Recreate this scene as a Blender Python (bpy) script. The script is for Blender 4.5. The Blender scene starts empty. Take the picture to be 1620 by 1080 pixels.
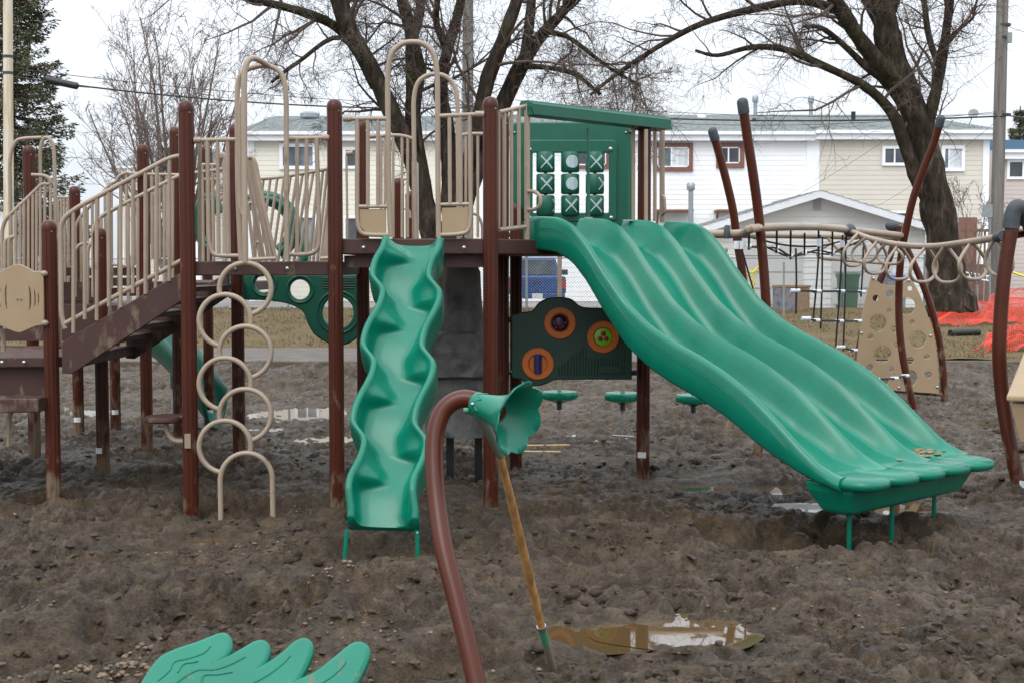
import bpy, bmesh, math, random
import numpy as np
from mathutils import Vector, Matrix
random.seed(7); np.random.seed(7)
scene = bpy.context.scene
COL = scene.collection
R = math.radians

# ---------------------------------------------------------------- camera, sky, sun, exposure
F, CX, CY, H = 2100.0, 810.0, 540.0, 425.0      # focal length and centre in photo pixels, horizon row
CAMZ = 2.0
PITCH = math.atan((CY - H) / F)
cam_d = bpy.data.cameras.new('camera'); cam = bpy.data.objects.new('camera', cam_d); COL.objects.link(cam)
cam_d.sensor_width = 36.0; cam_d.lens = 36.0 * F / 1620.0; cam_d.clip_end = 2000; cam_d.clip_start = 0.05
cam.location = (0, 0, CAMZ); cam.rotation_euler = (math.pi / 2 - PITCH, 0, 0)
scene.camera = cam

SUN_EL, SUN_ROT = R(52), R(200)
world = bpy.data.worlds.new('World'); scene.world = world; world.use_nodes = True
wn, wl = world.node_tree.nodes, world.node_tree.links
wn.clear()
w_out = wn.new('ShaderNodeOutputWorld'); w_bg = wn.new('ShaderNodeBackground')
w_sky = wn.new('ShaderNodeTexSky'); w_sky.sky_type = 'NISHITA'; w_sky.sun_disc = False
w_sky.sun_elevation = SUN_EL; w_sky.sun_rotation = SUN_ROT; w_sky.air_density = 1.0; w_sky.dust_density = 4.0; w_sky.ozone_density = 1.0
w_hs = wn.new('ShaderNodeHueSaturation'); w_hs.inputs['Saturation'].default_value = 0.22
w_mix = wn.new('ShaderNodeMix'); w_mix.data_type = 'RGBA'; w_mix.inputs[0].default_value = 0.78
w_no = wn.new('ShaderNodeTexNoise'); w_no.inputs['Scale'].default_value = 1.6; w_no.inputs['Detail'].default_value = 4
w_cr = wn.new('ShaderNodeValToRGB')
w_cr.color_ramp.elements[0].position = 0.3; w_cr.color_ramp.elements[0].color = (7.55, 8.15, 8.9, 1)
w_cr.color_ramp.elements[1].position = 0.75; w_cr.color_ramp.elements[1].color = (8.2, 8.75, 9.4, 1)
w_bg.inputs['Strength'].default_value = 0.095
wl.new(w_sky.outputs[0], w_hs.inputs['Color'])
wl.new(w_hs.outputs[0], w_mix.inputs[6])
w_tc = wn.new('ShaderNodeTexCoord'); wl.new(w_tc.outputs['Generated'], w_no.inputs['Vector'])
wl.new(w_no.outputs[0], w_cr.inputs[0]); wl.new(w_cr.outputs[0], w_mix.inputs[7])
w_sep = wn.new('ShaderNodeSeparateXYZ'); wl.new(w_tc.outputs['Generated'], w_sep.inputs[0])   # standard overcast sky: brighter towards the zenith
w_ma = wn.new('ShaderNodeMath'); w_ma.operation = 'MULTIPLY_ADD'; w_ma.use_clamp = False; w_ma.inputs[1].default_value = 1.8; w_ma.inputs[2].default_value = 1.0
w_mx = wn.new('ShaderNodeMath'); w_mx.operation = 'MAXIMUM'; w_mx.inputs[1].default_value = 0.0
w_vm = wn.new('ShaderNodeVectorMath'); w_vm.operation = 'SCALE'
wl.new(w_sep.outputs['Z'], w_mx.inputs[0]); wl.new(w_mx.outputs[0], w_ma.inputs[0]); wl.new(w_ma.outputs[0], w_vm.inputs['Scale'])
wl.new(w_mix.outputs[2], w_vm.inputs[0]); wl.new(w_vm.outputs[0], w_bg.inputs['Color']); wl.new(w_bg.outputs[0], w_out.inputs[0])

sun_d = bpy.data.lights.new('sun', 'SUN'); sun = bpy.data.objects.new('sun', sun_d); COL.objects.link(sun)
sun_d.energy = 0.8; sun_d.angle = R(40); sun_d.color = (1.0, 0.97, 0.92)
sun.rotation_euler = (R(38), 0, R(-20))

scene.render.engine = 'CYCLES'
scene.view_settings.view_transform = 'Standard'; scene.view_settings.look = 'None'
scene.view_settings.exposure = 0.32; scene.view_settings.gamma = 1.0; scene.view_settings.use_curve_mapping = False
scene.cycles.max_bounces = 6; scene.cycles.diffuse_bounces = 3; scene.cycles.glossy_bounces = 3
scene.cycles.transparent_max_bounces = 16
scene.cycles.use_denoising = True

# ---------------------------------------------------------------- pixel <-> world
_cp, _sp = math.cos(PITCH), math.sin(PITCH)
def ray(px, py):
    a = (px - CX) / F; b = -(py - CY) / F
    return Vector((a, _cp + b * _sp, -_sp + b * _cp))
def at(px, py, Y):
    d = ray(px, py); t = Y / d.y
    return Vector((d.x * t, Y, CAMZ + d.z * t))
def onplane(px, py, p0, n):
    d = ray(px, py); o = Vector((0, 0, CAMZ))
    return o + d * ((p0 - o).dot(n) / d.dot(n))
def gp(px, py, z=0.0):
    d = ray(px, py); t = (z - CAMZ) / d.z
    return Vector((d.x * t, d.y * t, z))
def sc(Y): return F / Y

# ---------------------------------------------------------------- materials
def rgb(r, g, b):
    f = lambda c: ((c / 255 + 0.055) / 1.055) ** 2.4 if c > 10 else c / 255 / 12.92
    return (f(r), f(g), f(b), 1)
class NT:
    def __init__(s, name):
        s.m = bpy.data.materials.new(name); s.m.use_nodes = True
        s.n, s.l = s.m.node_tree.nodes, s.m.node_tree.links
        s.b = s.n['Principled BSDF']
    def node(s, t, **kw):
        x = s.n.new(t)
        for k, v in kw.items(): setattr(x, k, v)
        return x
    def link(s, a, b): s.l.new(a, b)
    def coord(s, kind='Object'):
        if kind == 'Position': return s.node('ShaderNodeNewGeometry').outputs['Position']
        return s.node('ShaderNodeTexCoord').outputs[kind]
    def noise(s, scale, detail=4, rough=0.55, vec=None, stretch=None):
        n = s.node('ShaderNodeTexNoise'); n.inputs['Scale'].default_value = scale
        n.inputs['Detail'].default_value = detail; n.inputs['Roughness'].default_value = rough
        v = vec or s.coord('Position')
        if stretch:
            mp = s.node('ShaderNodeMapping'); mp.inputs['Scale'].default_value = stretch
            s.link(v, mp.inputs['Vector']); v = mp.outputs[0]
        s.link(v, n.inputs['Vector'])
        return n.outputs['Fac']
    def ramp(s, fac, stops):
        r = s.node('ShaderNodeValToRGB'); e = r.color_ramp.elements
        while len(e) < len(stops): e.new(0.5)
        for i, (p, c) in enumerate(stops):
            e[i].position = p; e[i].color = c if len(c) == 4 else (*c, 1)
        s.link(fac, r.inputs[0]); return r.outputs[0]
    def mix(s, fac, a, b, mode='MIX'):
        m = s.node('ShaderNodeMix'); m.data_type = 'RGBA'; m.blend_type = mode
        for i, v in ((0, fac), (6, a), (7, b)):
            if hasattr(v, 'links') or hasattr(v, 'is_output'): s.link(v, m.inputs[i])
            else: m.inputs[i].default_value = v
        return m.outputs[2]
    def math(s, op, a, b=0.5):
        m = s.node('ShaderNodeMath'); m.operation = op
        for i, v in ((0, a), (1, b)):
            if hasattr(v, 'is_output'): s.link(v, m.inputs[i])
            else: m.inputs[i].default_value = v
        return m.outputs[0]
    def bump(s, h, strength=0.3, dist=0.01):
        b = s.node('ShaderNodeBump'); b.inputs['Strength'].default_value = strength; b.inputs['Distance'].default_value = dist
        s.link(h, b.inputs['Height']); s.link(b.outputs[0], s.b.inputs['Normal'])
    def base(s, c):
        if hasattr(c, 'is_output'): s.link(c, s.b.inputs['Base Color'])
        else: s.b.inputs['Base Color'].default_value = c
    def set(s, rough=None, metal=None, spec=None):
        if rough is not None:
            if hasattr(rough, 'is_output'): s.link(rough, s.b.inputs['Roughness'])
            else: s.b.inputs['Roughness'].default_value = rough
        if metal is not None: s.b.inputs['Metallic'].default_value = metal
        if spec is not None: s.b.inputs['Specular IOR Level'].default_value = spec
        return s

M = {}
def simple(name, c, rough=0.5, var=0.12, scale=8.0, metal=0.0, bump=0.0, bscale=60.0, spec=None):
    t = NT(name); n = t.noise(scale, 5)
    d = tuple(x * (1 - var) for x in c[:3]); e = tuple(min(1, x * (1 + var)) for x in c[:3])
    t.base(t.ramp(n, [(0.3, d), (0.7, e)])); t.set(rough, metal, spec)
    if bump: t.bump(t.noise(bscale, 4), bump, 0.004)
    M[name] = t.m; return t.m

MUDC = rgb(112, 95, 77)
def muddy(name, c, rough, amount=0.5, zfade=1.3, c2=None, gloss_mud=0.85, nsc=9.0, lo=0.66, spec=0.5):
    """coating with dried mud smears that are densest near the ground (splash and boot marks)"""
    t = NT(name)
    pos = t.coord('Position')
    n1 = t.noise(3.2, 6, 0.6); var = t.ramp(n1, [(0.3, tuple(x * 0.86 for x in c[:3])), (0.7, tuple(x * 1.12 for x in c[:3]))])
    sep = t.node('ShaderNodeSeparateXYZ'); t.link(pos, sep.inputs[0])
    hz = t.node('ShaderNodeMapRange'); hz.inputs[1].default_value = -0.1; hz.inputs[2].default_value = zfade
    hz.inputs[3].default_value = amount; hz.inputs[4].default_value = 0.0
    t.link(sep.outputs['Z'], hz.inputs[0])
    sm = t.noise(nsc, 7, 0.62, stretch=(1, 1, 0.45))
    big = t.noise(2.3, 3, 0.5)
    sm = t.math('MULTIPLY', sm, t.math('ADD', big, 0.5))
    mask = t.math('ADD', sm, hz.outputs[0])
    fac = t.ramp(mask, [(lo, (0, 0, 0)), (lo + 0.14, (1, 1, 1))])
    t.base(t.mix(fac, var, MUDC))
    rr = t.ramp(fac, [(0, (rough,) * 3), (1, (gloss_mud,) * 3)])
    t.link(rr, t.b.inputs['Roughness'])
    t.bump(t.noise(120, 3), 0.06, 0.002); t.set(spec=spec)
    M[name] = t.m; return t.m

muddy('brown_metal', rgb(72, 33, 20), 0.34, 0.28, 1.4, spec=0.26, lo=0.68)
muddy('brown_clean', rgb(76, 33, 18), 0.28, 0.10, 0.6, spec=0.3, lo=0.84)
muddy('brown_deck', rgb(62, 35, 28), 0.6, 0.28, 2.4)
muddy('tan_metal', rgb(150, 133, 115), 0.40, 0.10, 0.9)
simple('tan_panel', rgb(152, 130, 101), 0.5, 0.06, 5, bump=0.05)
muddy('green_plastic', rgb(0, 108, 85), 0.27, 0.15, 0.6, nsc=16, lo=0.75, spec=0.42)
simple('green_dark', rgb(6, 56, 42), 0.42, 0.10, 6, bump=0.08)
simple('green_panel', rgb(2, 84, 64), 0.42, 0.10, 6, bump=0.08)
simple('orange_plastic', rgb(206, 106, 26), 0.4, 0.08, 9)
simple('lime_plastic', rgb(140, 205, 50), 0.35, 0.08, 9)
simple('blue_plastic', rgb(36, 48, 110), 0.35, 0.1, 9)
simple('red_plastic', rgb(150, 40, 34), 0.4, 0.1, 9)
simple('purple_dark', rgb(36, 30, 62), 0.3, 0.3, 60)
simple('white_decal', rgb(168, 186, 190), 0.45, 0.03)
simple('steel', rgb(170, 172, 175), 0.35, 0.1, 20, metal=0.9)
simple('galvanised', rgb(150, 156, 160), 0.5, 0.12, 12, metal=0.6)
simple('rope', rgb(28, 27, 29), 0.8, 0.2, 60, bump=0.4)
simple('rope_clamp', rgb(205, 208, 212), 0.4, 0.06)
simple('rubber', rgb(58, 62, 68), 0.6, 0.15, 20)
simple('white_tag', rgb(225, 225, 222), 0.5, 0.03)
simple('black_plastic', rgb(24, 25, 27), 0.5, 0.15)
def more_materials():
    # grey moulded rock climber
    t = NT('grey_rock'); n = t.noise(4, 8, 0.62); t.base(t.ramp(n, [(0.3, rgb(84, 84, 83)), (0.5, rgb(116, 115, 113)), (0.75, rgb(144, 142, 137))])); t.set(0.7)
    t.bump(t.noise(18, 6, 0.6), 0.5, 0.03); M['grey_rock'] = t.m
    # wood of the shovel shaft, timbers
    for nm, a, b in (('shaft_wood', rgb(176, 130, 76), rgb(120, 84, 48)), ('raw_timber', rgb(186, 160, 116), rgb(150, 122, 84))):
        t = NT(nm); n = t.noise(26, 6, 0.6, stretch=(1, 1, 0.12)); t.base(t.ramp(n, [(0.3, b), (0.62, a)])); t.set(0.6); t.bump(n, 0.25, 0.002); M[nm] = t.m
    t = NT('pole_wood'); n = t.noise(9, 7, 0.62, stretch=(1, 1, 0.06)); t.base(t.ramp(n, [(0.3, rgb(92, 88, 84)), (0.7, rgb(134, 129, 122))])); t.set(0.85); t.bump(n, 0.4, 0.02); M['pole_wood'] = t.m
    t = NT('pole_pale'); n = t.noise(9, 7, 0.62, stretch=(1, 1, 0.06)); t.base(t.ramp(n, [(0.3, rgb(176, 152, 112)), (0.55, rgb(206, 196, 176)), (0.75, rgb(216, 210, 198))])); t.set(0.85); t.bump(n, 0.3, 0.02); M['pole_pale'] = t.m
    # mud
    t = NT('mud')
    big = t.noise(0.55, 5, 0.55); mid = t.noise(5.5, 8, 0.66); fine = t.noise(42, 6, 0.62)
    c1 = t.ramp(mid, [(0.36, rgb(29, 22, 15)), (0.5, rgb(62, 50, 37)), (0.64, rgb(116, 97, 75))])
    c2 = t.ramp(big, [(0.35, rgb(40, 31, 22)), (0.65, rgb(92, 76, 58))])
    c = t.mix(0.36, c1, c2)
    grain = t.noise(75, 5, 0.7); c = t.mix(t.ramp(grain, [(0.36, (0.55,) * 3), (0.52, (0.0,) * 3)]), c, rgb(26, 20, 15))
    c = t.mix(t.ramp(fine, [(0.35, (0.0,) * 3), (0.75, (0.42,) * 3)]), c, rgb(120, 101, 78))
    # drier, browner earth far back
    sep = t.node('ShaderNodeSeparateXYZ'); t.link(t.coord('Position'), sep.inputs[0])
    wet = t.noise(0.9, 4, 0.6)
    t.base(c)
    t.set(t.ramp(wet, [(0.40, (0.24,) * 3), (0.58, (0.55,) * 3)]), spec=0.42)
    h = t.math('ADD', t.noise(13, 9, 0.72), t.math('MULTIPLY', t.noise(60, 6, 0.65), 0.4))
    t.bump(h, 1.0, 0.06); M['mud'] = t.m
    t = NT('mud_clod'); n = t.noise(11, 6, 0.6); t.base(t.ramp(n, [(0.3, rgb(30, 23, 16)), (0.55, rgb(52, 42, 31)), (0.75, rgb(84, 70, 53))])); t.set(0.8, spec=0.3)
    t.bump(t.noise(70, 6, 0.65), 0.8, 0.012); M['mud_clod'] = t.m
    t = NT('pebble'); n = t.noise(9, 2); t.base(t.ramp(n, [(0.3, rgb(76, 62, 46)), (0.5, rgb(100, 82, 62)), (0.7, rgb(124, 108, 86))])); t.set(0.6); M['pebble'] = t.m
    t = NT('puddle_water'); t.base(rgb(84, 66, 42)); t.set(0.02, spec=0.5); t.b.inputs['IOR'].default_value = 2.3; t.bump(t.noise(7, 2), 0.015, 0.01); M['puddle_water'] = t.m
    # lawn, path, asphalt
    t = NT('lawn'); n = t.noise(0.7, 6, 0.6); f = t.noise(16, 6, 0.7)
    c = t.mix(t.ramp(f, [(0.3, (0.0,) * 3), (0.7, (0.8,) * 3)]), t.ramp(n, [(0.3, rgb(76, 65, 49)), (0.5, rgb(104, 90, 67)), (0.68, rgb(84, 80, 52))]), rgb(118, 103, 79))
    t.base(c); t.set(0.95, spec=0.1); t.bump(f, 0.8, 0.05); M['lawn'] = t.m
    t = NT('grass_blade'); n = t.noise(1.4, 4); t.base(t.ramp(n, [(0.3, rgb(84, 78, 50)), (0.5, rgb(112, 98, 72)), (0.7, rgb(130, 115, 88))])); t.set(0.9, spec=0.1); M['grass_blade'] = t.m
    t = NT('path'); n = t.noise(2.2, 7, 0.62); t.base(t.ramp(n, [(0.3, rgb(78, 71, 65)), (0.7, rgb(104, 97, 90))])); t.set(0.85); t.bump(t.noise(60, 5), 0.4, 0.01); M['path'] = t.m
    t = NT('concrete'); n = t.noise(2.5, 7, 0.62); t.base(t.ramp(n, [(0.3, rgb(70, 59, 48)), (0.7, rgb(102, 90, 77))])); t.set(0.9); t.bump(t.noise(40, 5), 0.4, 0.01); M['concrete'] = t.m
    t = NT('ground'); n = t.noise(0.3, 6, 0.6); t.base(t.ramp(n, [(0.3, rgb(112, 104, 92)), (0.7, rgb(146, 140, 130))])); t.set(0.95); M['ground'] = t.m
    t = NT('asphalt'); n = t.noise(0.9, 6, 0.6); t.base(t.ramp(n, [(0.3, rgb(110, 106, 102)), (0.7, rgb(146, 142, 138))])); t.set(0.9); M['asphalt'] = t.m
    # bark
    t = NT('bark'); n = t.noise(7, 8, 0.68, stretch=(1, 1, 0.28)); g = t.noise(0.8, 3)
    c = t.ramp(n, [(0.32, rgb(26, 22, 19)), (0.52, rgb(58, 50, 43)), (0.72, rgb(98, 88, 77))])
    mossf = t.math('MULTIPLY', t.ramp(g, [(0.48, (0,) * 3), (0.66, (0.5,) * 3)]), 1.0)
    c = t.mix(mossf, c, rgb(58, 62, 36)); t.base(c); t.set(0.95, spec=0.15); t.bump(n, 1.0, 0.09); M['bark'] = t.m
    simple('twig', rgb(84, 71, 64), 0.9, 0.25, 2)
    simple('twig_brown', rgb(112, 97, 88), 0.9, 0.25, 2)
    simple('twig_pale', rgb(120, 106, 98), 0.9, 0.2, 2)
    t = NT('needles'); n = t.noise(2.2, 5, 0.6); t.base(t.ramp(n, [(0.3, rgb(44, 56, 44)), (0.46, rgb(72, 84, 62)), (0.58, rgb(108, 100, 76)), (0.70, rgb(128, 110, 88))])); t.set(0.8, spec=0.2); M['needles'] = t.m
    # siding etc.
    for nm, c in (('siding_cream', rgb(230, 225, 210)), ('siding_white', rgb(244, 245, 246)), ('siding_beige', rgb(210, 203, 190)), ('siding_garage', rgb(226, 225, 220)), ('siding_pink', rgb(196, 184, 178))):
        t = NT(nm); n = t.noise(0.7, 6, 0.6); t.base(t.ramp(n, [(0.3, tuple(x * 0.9 for x in c[:3])), (0.7, c)])); t.set(0.55); M[nm] = t.m
    simple('white_trim', rgb(236, 238, 242), 0.5, 0.05, 2)
    simple('grey_door', rgb(198, 196, 190), 0.5, 0.05, 2)
    simple('brown_trim', rgb(122, 82, 68), 0.6, 0.1, 3)
    simple('blue_roof', rgb(78, 108, 130), 0.6, 0.1, 3)
    t = NT('shingle'); n = t.noise(5, 6, 0.6, stretch=(1, 3, 1)); t.base(t.ramp(n, [(0.3, rgb(122, 128, 127)), (0.7, rgb(164, 170, 169))])); t.set(0.9); t.bump(n, 0.5, 0.02); M['shingle'] = t.m
    t = NT('shingle_grey'); n = t.noise(5, 6, 0.6, stretch=(1, 3, 1)); t.base(t.ramp(n, [(0.3, rgb(128, 130, 128)), (0.7, rgb(170, 172, 170))])); t.set(0.9); t.bump(n, 0.5, 0.02); M['shingle_grey'] = t.m
    t = NT('glass'); n = t.noise(0.9, 2); t.base(t.ramp(n, [(0.35, rgb(84, 94, 104)), (0.65, rgb(138, 148, 156))])); t.set(0.08, spec=0.8); M['glass'] = t.m
    t = NT('glass_dark'); n = t.noise(0.9, 2); t.base(t.ramp(n, [(0.35, rgb(44, 48, 54)), (0.65, rgb(74, 80, 86))])); t.set(0.08, spec=0.8); M['glass_dark'] = t.m
    t = NT('curtain'); n = t.noise(9, 3, 0.5, stretch=(1, 1, 0.02)); t.base(t.ramp(n, [(0.3, rgb(178, 182, 186)), (0.7, rgb(216, 220, 222))])); t.set(0.4, spec=0.6); M['curtain'] = t.m
    simple('truck_blue', rgb(14, 62, 122), 0.25, 0.08, 2); simple('tail_red', rgb(170, 30, 30), 0.3, 0.1)
    simple('plate', rgb(206, 208, 210), 0.5, 0.08, 30); simple('chrome', rgb(170, 174, 180), 0.25, 0.1, 4, metal=0.8)
    simple('bin_green', rgb(34, 86, 46), 0.5, 0.1, 5); simple('lid_blue', rgb(36, 70, 186), 0.45, 0.1, 5)
    simple('orange_mesh', rgb(206, 58, 28), 0.6, 0.08, 5); simple('yellow_tape', rgb(222, 206, 40), 0.5, 0.08)
    simple('wire', rgb(30, 30, 32), 0.6, 0.1); simple('fence_wood', rgb(112, 84, 74), 0.9, 0.2, 6)
    t = NT('planter'); n = t.noise(40, 5); t.base(t.ramp(n, [(0.35, rgb(110, 92, 74)), (0.65, rgb(164, 140, 110))])); t.set(0.9); M['planter'] = t.m
    t = NT('mural'); n = t.noise(5, 5, 0.7); t.base(t.ramp(n, [(0.35, rgb(58, 78, 110)), (0.5, rgb(120, 124, 130)), (0.62, rgb(146, 110, 92))])); t.set(0.7); M['mural'] = t.m
    simple('transformer', rgb(132, 136, 138), 0.6, 0.1, 4)
    simple('dry_mud', rgb(132, 112, 86), 0.9, 0.2, 20)
    simple('white_paint', rgb(228, 230, 232), 0.35, 0.04, 3)
more_materials()

# ---------------------------------------------------------------- mesh builder
class MB:
    def __init__(s): s.v = []; s.f = []; s.mi = []; s.cur = 0
    def _add(s, vs, fs):
        o = len(s.v); s.v += [tuple(x) for x in vs]; s.f += [tuple(i + o for i in f) for f in fs]; s.mi += [s.cur] * len(fs)
    def tube(s, pts, r, n=10, cap=True, up=None):
        pts = [Vector(p) for p in pts]; k = len(pts)
        rs = r if isinstance(r, (list, tuple)) else [r] * k
        t0 = (pts[1] - pts[0]).normalized()
        a = Vector((0, 0, 1)) if abs(t0.z) < 0.9 else Vector((1, 0, 0))
        u = t0.cross(a).normalized(); vs = []; prev = t0
        for i in range(k):
            if i == 0: t = t0
            elif i == k - 1: t = (pts[i] - pts[i - 1]).normalized()
            else: t = ((pts[i] - pts[i - 1]).normalized() + (pts[i + 1] - pts[i]).normalized())
            if t.length < 1e-6: t = prev
            t = t.normalized(); u = (u - t * u.dot(t))
            if u.length < 1e-6: u = t.orthogonal()
            u.normalize(); w = t.cross(u); prev = t
            for j in range(n):
                an = 2 * math.pi * j / n
                vs.append(pts[i] + (u * math.cos(an) + w * math.sin(an)) * rs[i])
        fs = [(i * n + j, i * n + (j + 1) % n, (i + 1) * n + (j + 1) % n, (i + 1) * n + j) for i in range(k - 1) for j in range(n)]
        if cap: fs += [tuple(reversed(range(n))), tuple((k - 1) * n + j for j in range(n))]
        s._add(vs, fs); return s
    def loop(s, pts, r, n=8):
        pts = [Vector(p) for p in pts]; k = len(pts); vs = []
        c = sum(pts, Vector()) / k; nn = Vector()
        for i in range(k): nn += (pts[i] - c).cross(pts[(i + 1) % k] - c)
        nn.normalize()
        for i in range(k):
            t = (pts[(i + 1) % k] - pts[i - 1]).normalized(); u = nn; w = t.cross(u).normalized()
            for j in range(n):
                an = 2 * math.pi * j / n; vs.append(pts[i] + (u * math.cos(an) + w * math.sin(an)) * r)
        fs = [(i * n + j, i * n + (j + 1) % n, ((i + 1) % k) * n + (j + 1) % n, ((i + 1) % k) * n + j) for i in range(k) for j in range(n)]
        s._add(vs, fs); return s
    def box(s, c, d, m=None):
        c = Vector(c); x, y, z = d[0] / 2, d[1] / 2, d[2] / 2
        vs = [Vector((i, j, k)) for k in (-z, z) for j in (-y, y) for i in (-x, x)]
        if m is not None: vs = [m @ v for v in vs]
        vs = [v + c for v in vs]
        s._add(vs, [(0, 2, 3, 1), (4, 5, 7, 6), (0, 1, 5, 4), (2, 6, 7, 3), (0, 4, 6, 2), (1, 3, 7, 5)]); return s
    def prism(s, pts, ext):
        pts = [Vector(p) for p in pts]; e = Vector(ext); n = len(pts)
        s._add(pts + [p + e for p in pts], [tuple(range(n)), tuple(reversed(range(n, 2 * n)))] + [(j, (j + n), (j + 1) % n + n, (j + 1) % n) for j in range(n)]); return s
    def lathe(s, prof, org, axis=(0, 0, 1), n=20, mod=None):
        a = Vector(axis).normalized(); u = a.orthogonal().normalized(); w = a.cross(u); o = Vector(org); vs = []
        for (r, h) in prof:
            for j in range(n):
                an = 2 * math.pi * j / n; rr = r * (mod(j) if mod else 1)
                vs.append(o + a * h + (u * math.cos(an) + w * math.sin(an)) * rr)
        k = len(prof)
        fs = [(i * n + j, i * n + (j + 1) % n, (i + 1) * n + (j + 1) % n, (i + 1) * n + j) for i in range(k - 1) for j in range(n)]
        fs += [tuple(reversed(range(n))), tuple((k - 1) * n + j for j in range(n))]
        s._add(vs, fs); return s
    def grid(s, rows, closed=False, caps=False):
        k, n = len(rows), len(rows[0]); vs = [p for r in rows for p in r]
        m = n if closed else n - 1
        fs = [(i * n + j, i * n + (j + 1) % n, (i + 1) * n + (j + 1) % n, (i + 1) * n + j) for i in range(k - 1) for j in range(m)]
        if caps: fs += [tuple(reversed(range(n))), tuple((k - 1) * n + j for j in range(n))]
        s._add(vs, fs); return s
    def sphere(s, c, r, n=10, k=6, sq=(1, 1, 1)):
        prof = [(max(1e-4, math.sin(math.pi * i / k)), -math.cos(math.pi * i / k)) for i in range(k + 1)]
        c = Vector(c); vs = []
        for (a, h) in prof:
            for j in range(n):
                an = 2 * math.pi * j / n
                vs.append(c + Vector((a * math.cos(an) * r * sq[0], a * math.sin(an) * r * sq[1], h * r * sq[2])))
        fs = [(i * n + j, i * n + (j + 1) % n, (i + 1) * n + (j + 1) % n, (i + 1) * n + j) for i in range(k) for j in range(n)]
        s._add(vs, fs); return s

def root_of(o):
    while o.parent: o = o.parent
    return o
def mesh_obj(name, me, parent=None):
    o = bpy.data.objects.new(name, me); COL.objects.link(o)
    if parent: o.parent = parent
    return o
def mk(name, mb, mat, parent=None, smooth=True, fix=True, auto=40):
    org = root_of(parent).location if parent else Vector((0, 0, 0))
    me = bpy.data.meshes.new(name)
    vs = [(x - org.x, y - org.y, z - org.z) for (x, y, z) in mb.v]
    me.from_pydata(vs, [], mb.f)
    mats = mat if isinstance(mat, (list, tuple)) else [mat]
    for m in mats: me.materials.append(M[m])
    if len(mats) > 1: me.polygons.foreach_set('material_index', mb.mi)
    if fix:
        bm = bmesh.new(); bm.from_mesh(me); bmesh.ops.recalc_face_normals(bm, faces=bm.faces); bm.to_mesh(me); bm.free()
    if smooth:
        me.polygons.foreach_set('use_smooth', [True] * len(me.polygons))
        if auto: me.set_sharp_from_angle(angle=R(auto))
    me.update()
    return mesh_obj(name, me, parent)
def tag(o, label=None, cat=None, group=None, kind=None):
    if label: o['label'] = label
    if cat: o['category'] = cat
    if group: o['group'] = group
    if kind: o['kind'] = kind
    return o
def thing(name, loc, label, cat, group=None):
    o = bpy.data.objects.new(name, None); COL.objects.link(o); o.location = loc; o.empty_display_size = 0.1
    bpy.context.view_layer.update() if False else None
    return tag(o, label, cat, group)
def bevel(o, w, seg=2, ang=40):
    m = o.modifiers.new('bevel', 'BEVEL'); m.width = w; m.segments = seg; m.limit_method = 'ANGLE'; m.angle_limit = R(ang); return o
def sm(pts, per=6):
    """Catmull-Rom smoothing of a polyline of Vectors"""
    pts = [Vector(p) for p in pts]; out = []
    for i in range(len(pts) - 1):
        p0 = pts[max(i - 1, 0)]; p1 = pts[i]; p2 = pts[i + 1]; p3 = pts[min(i + 2, len(pts) - 1)]
        for k in range(per):
            t = k / per; out.append(0.5 * ((2 * p1) + (p2 - p0) * t + (2 * p0 - 5 * p1 + 4 * p2 - p3) * t * t + (3 * p1 - p0 - 3 * p2 + p3) * t ** 3))
    out.append(pts[-1]); return out
def fil(pts, r, per=5):
    """round the corners of a polyline with radius about r"""
    pts = [Vector(p) for p in pts]; out = [pts[0]]
    for i in range(1, len(pts) - 1):
        a, b, c = pts[i - 1], pts[i], pts[i + 1]
        d1 = min(r, (a - b).length * 0.48); d2 = min(r, (c - b).length * 0.48)
        p = b + (a - b).normalized() * d1; q = b + (c - b).normalized() * d2
        for k in range(per + 1):
            t = k / per; out.append(p * (1 - t) ** 2 + b * 2 * t * (1 - t) + q * t * t)
    out.append(pts[-1]); return out
def interp(tab, x):
    xs = [a for a, _ in tab]
    return float(np.interp(x, xs, [b for _, b in tab]))
def smooth_tab(tab, n=400, w=0.10):
    xs = np.linspace(tab[0][0], tab[-1][0], n); ys = np.interp(xs, [a for a, _ in tab], [b for _, b in tab])
    k = max(1, int(w * n)); pad = np.pad(ys, k, mode='reflect', reflect_type='odd'); ker = np.hanning(2 * k + 1); ker /= ker.sum()
    return list(zip(xs, np.convolve(pad, ker, 'valid')))
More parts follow.
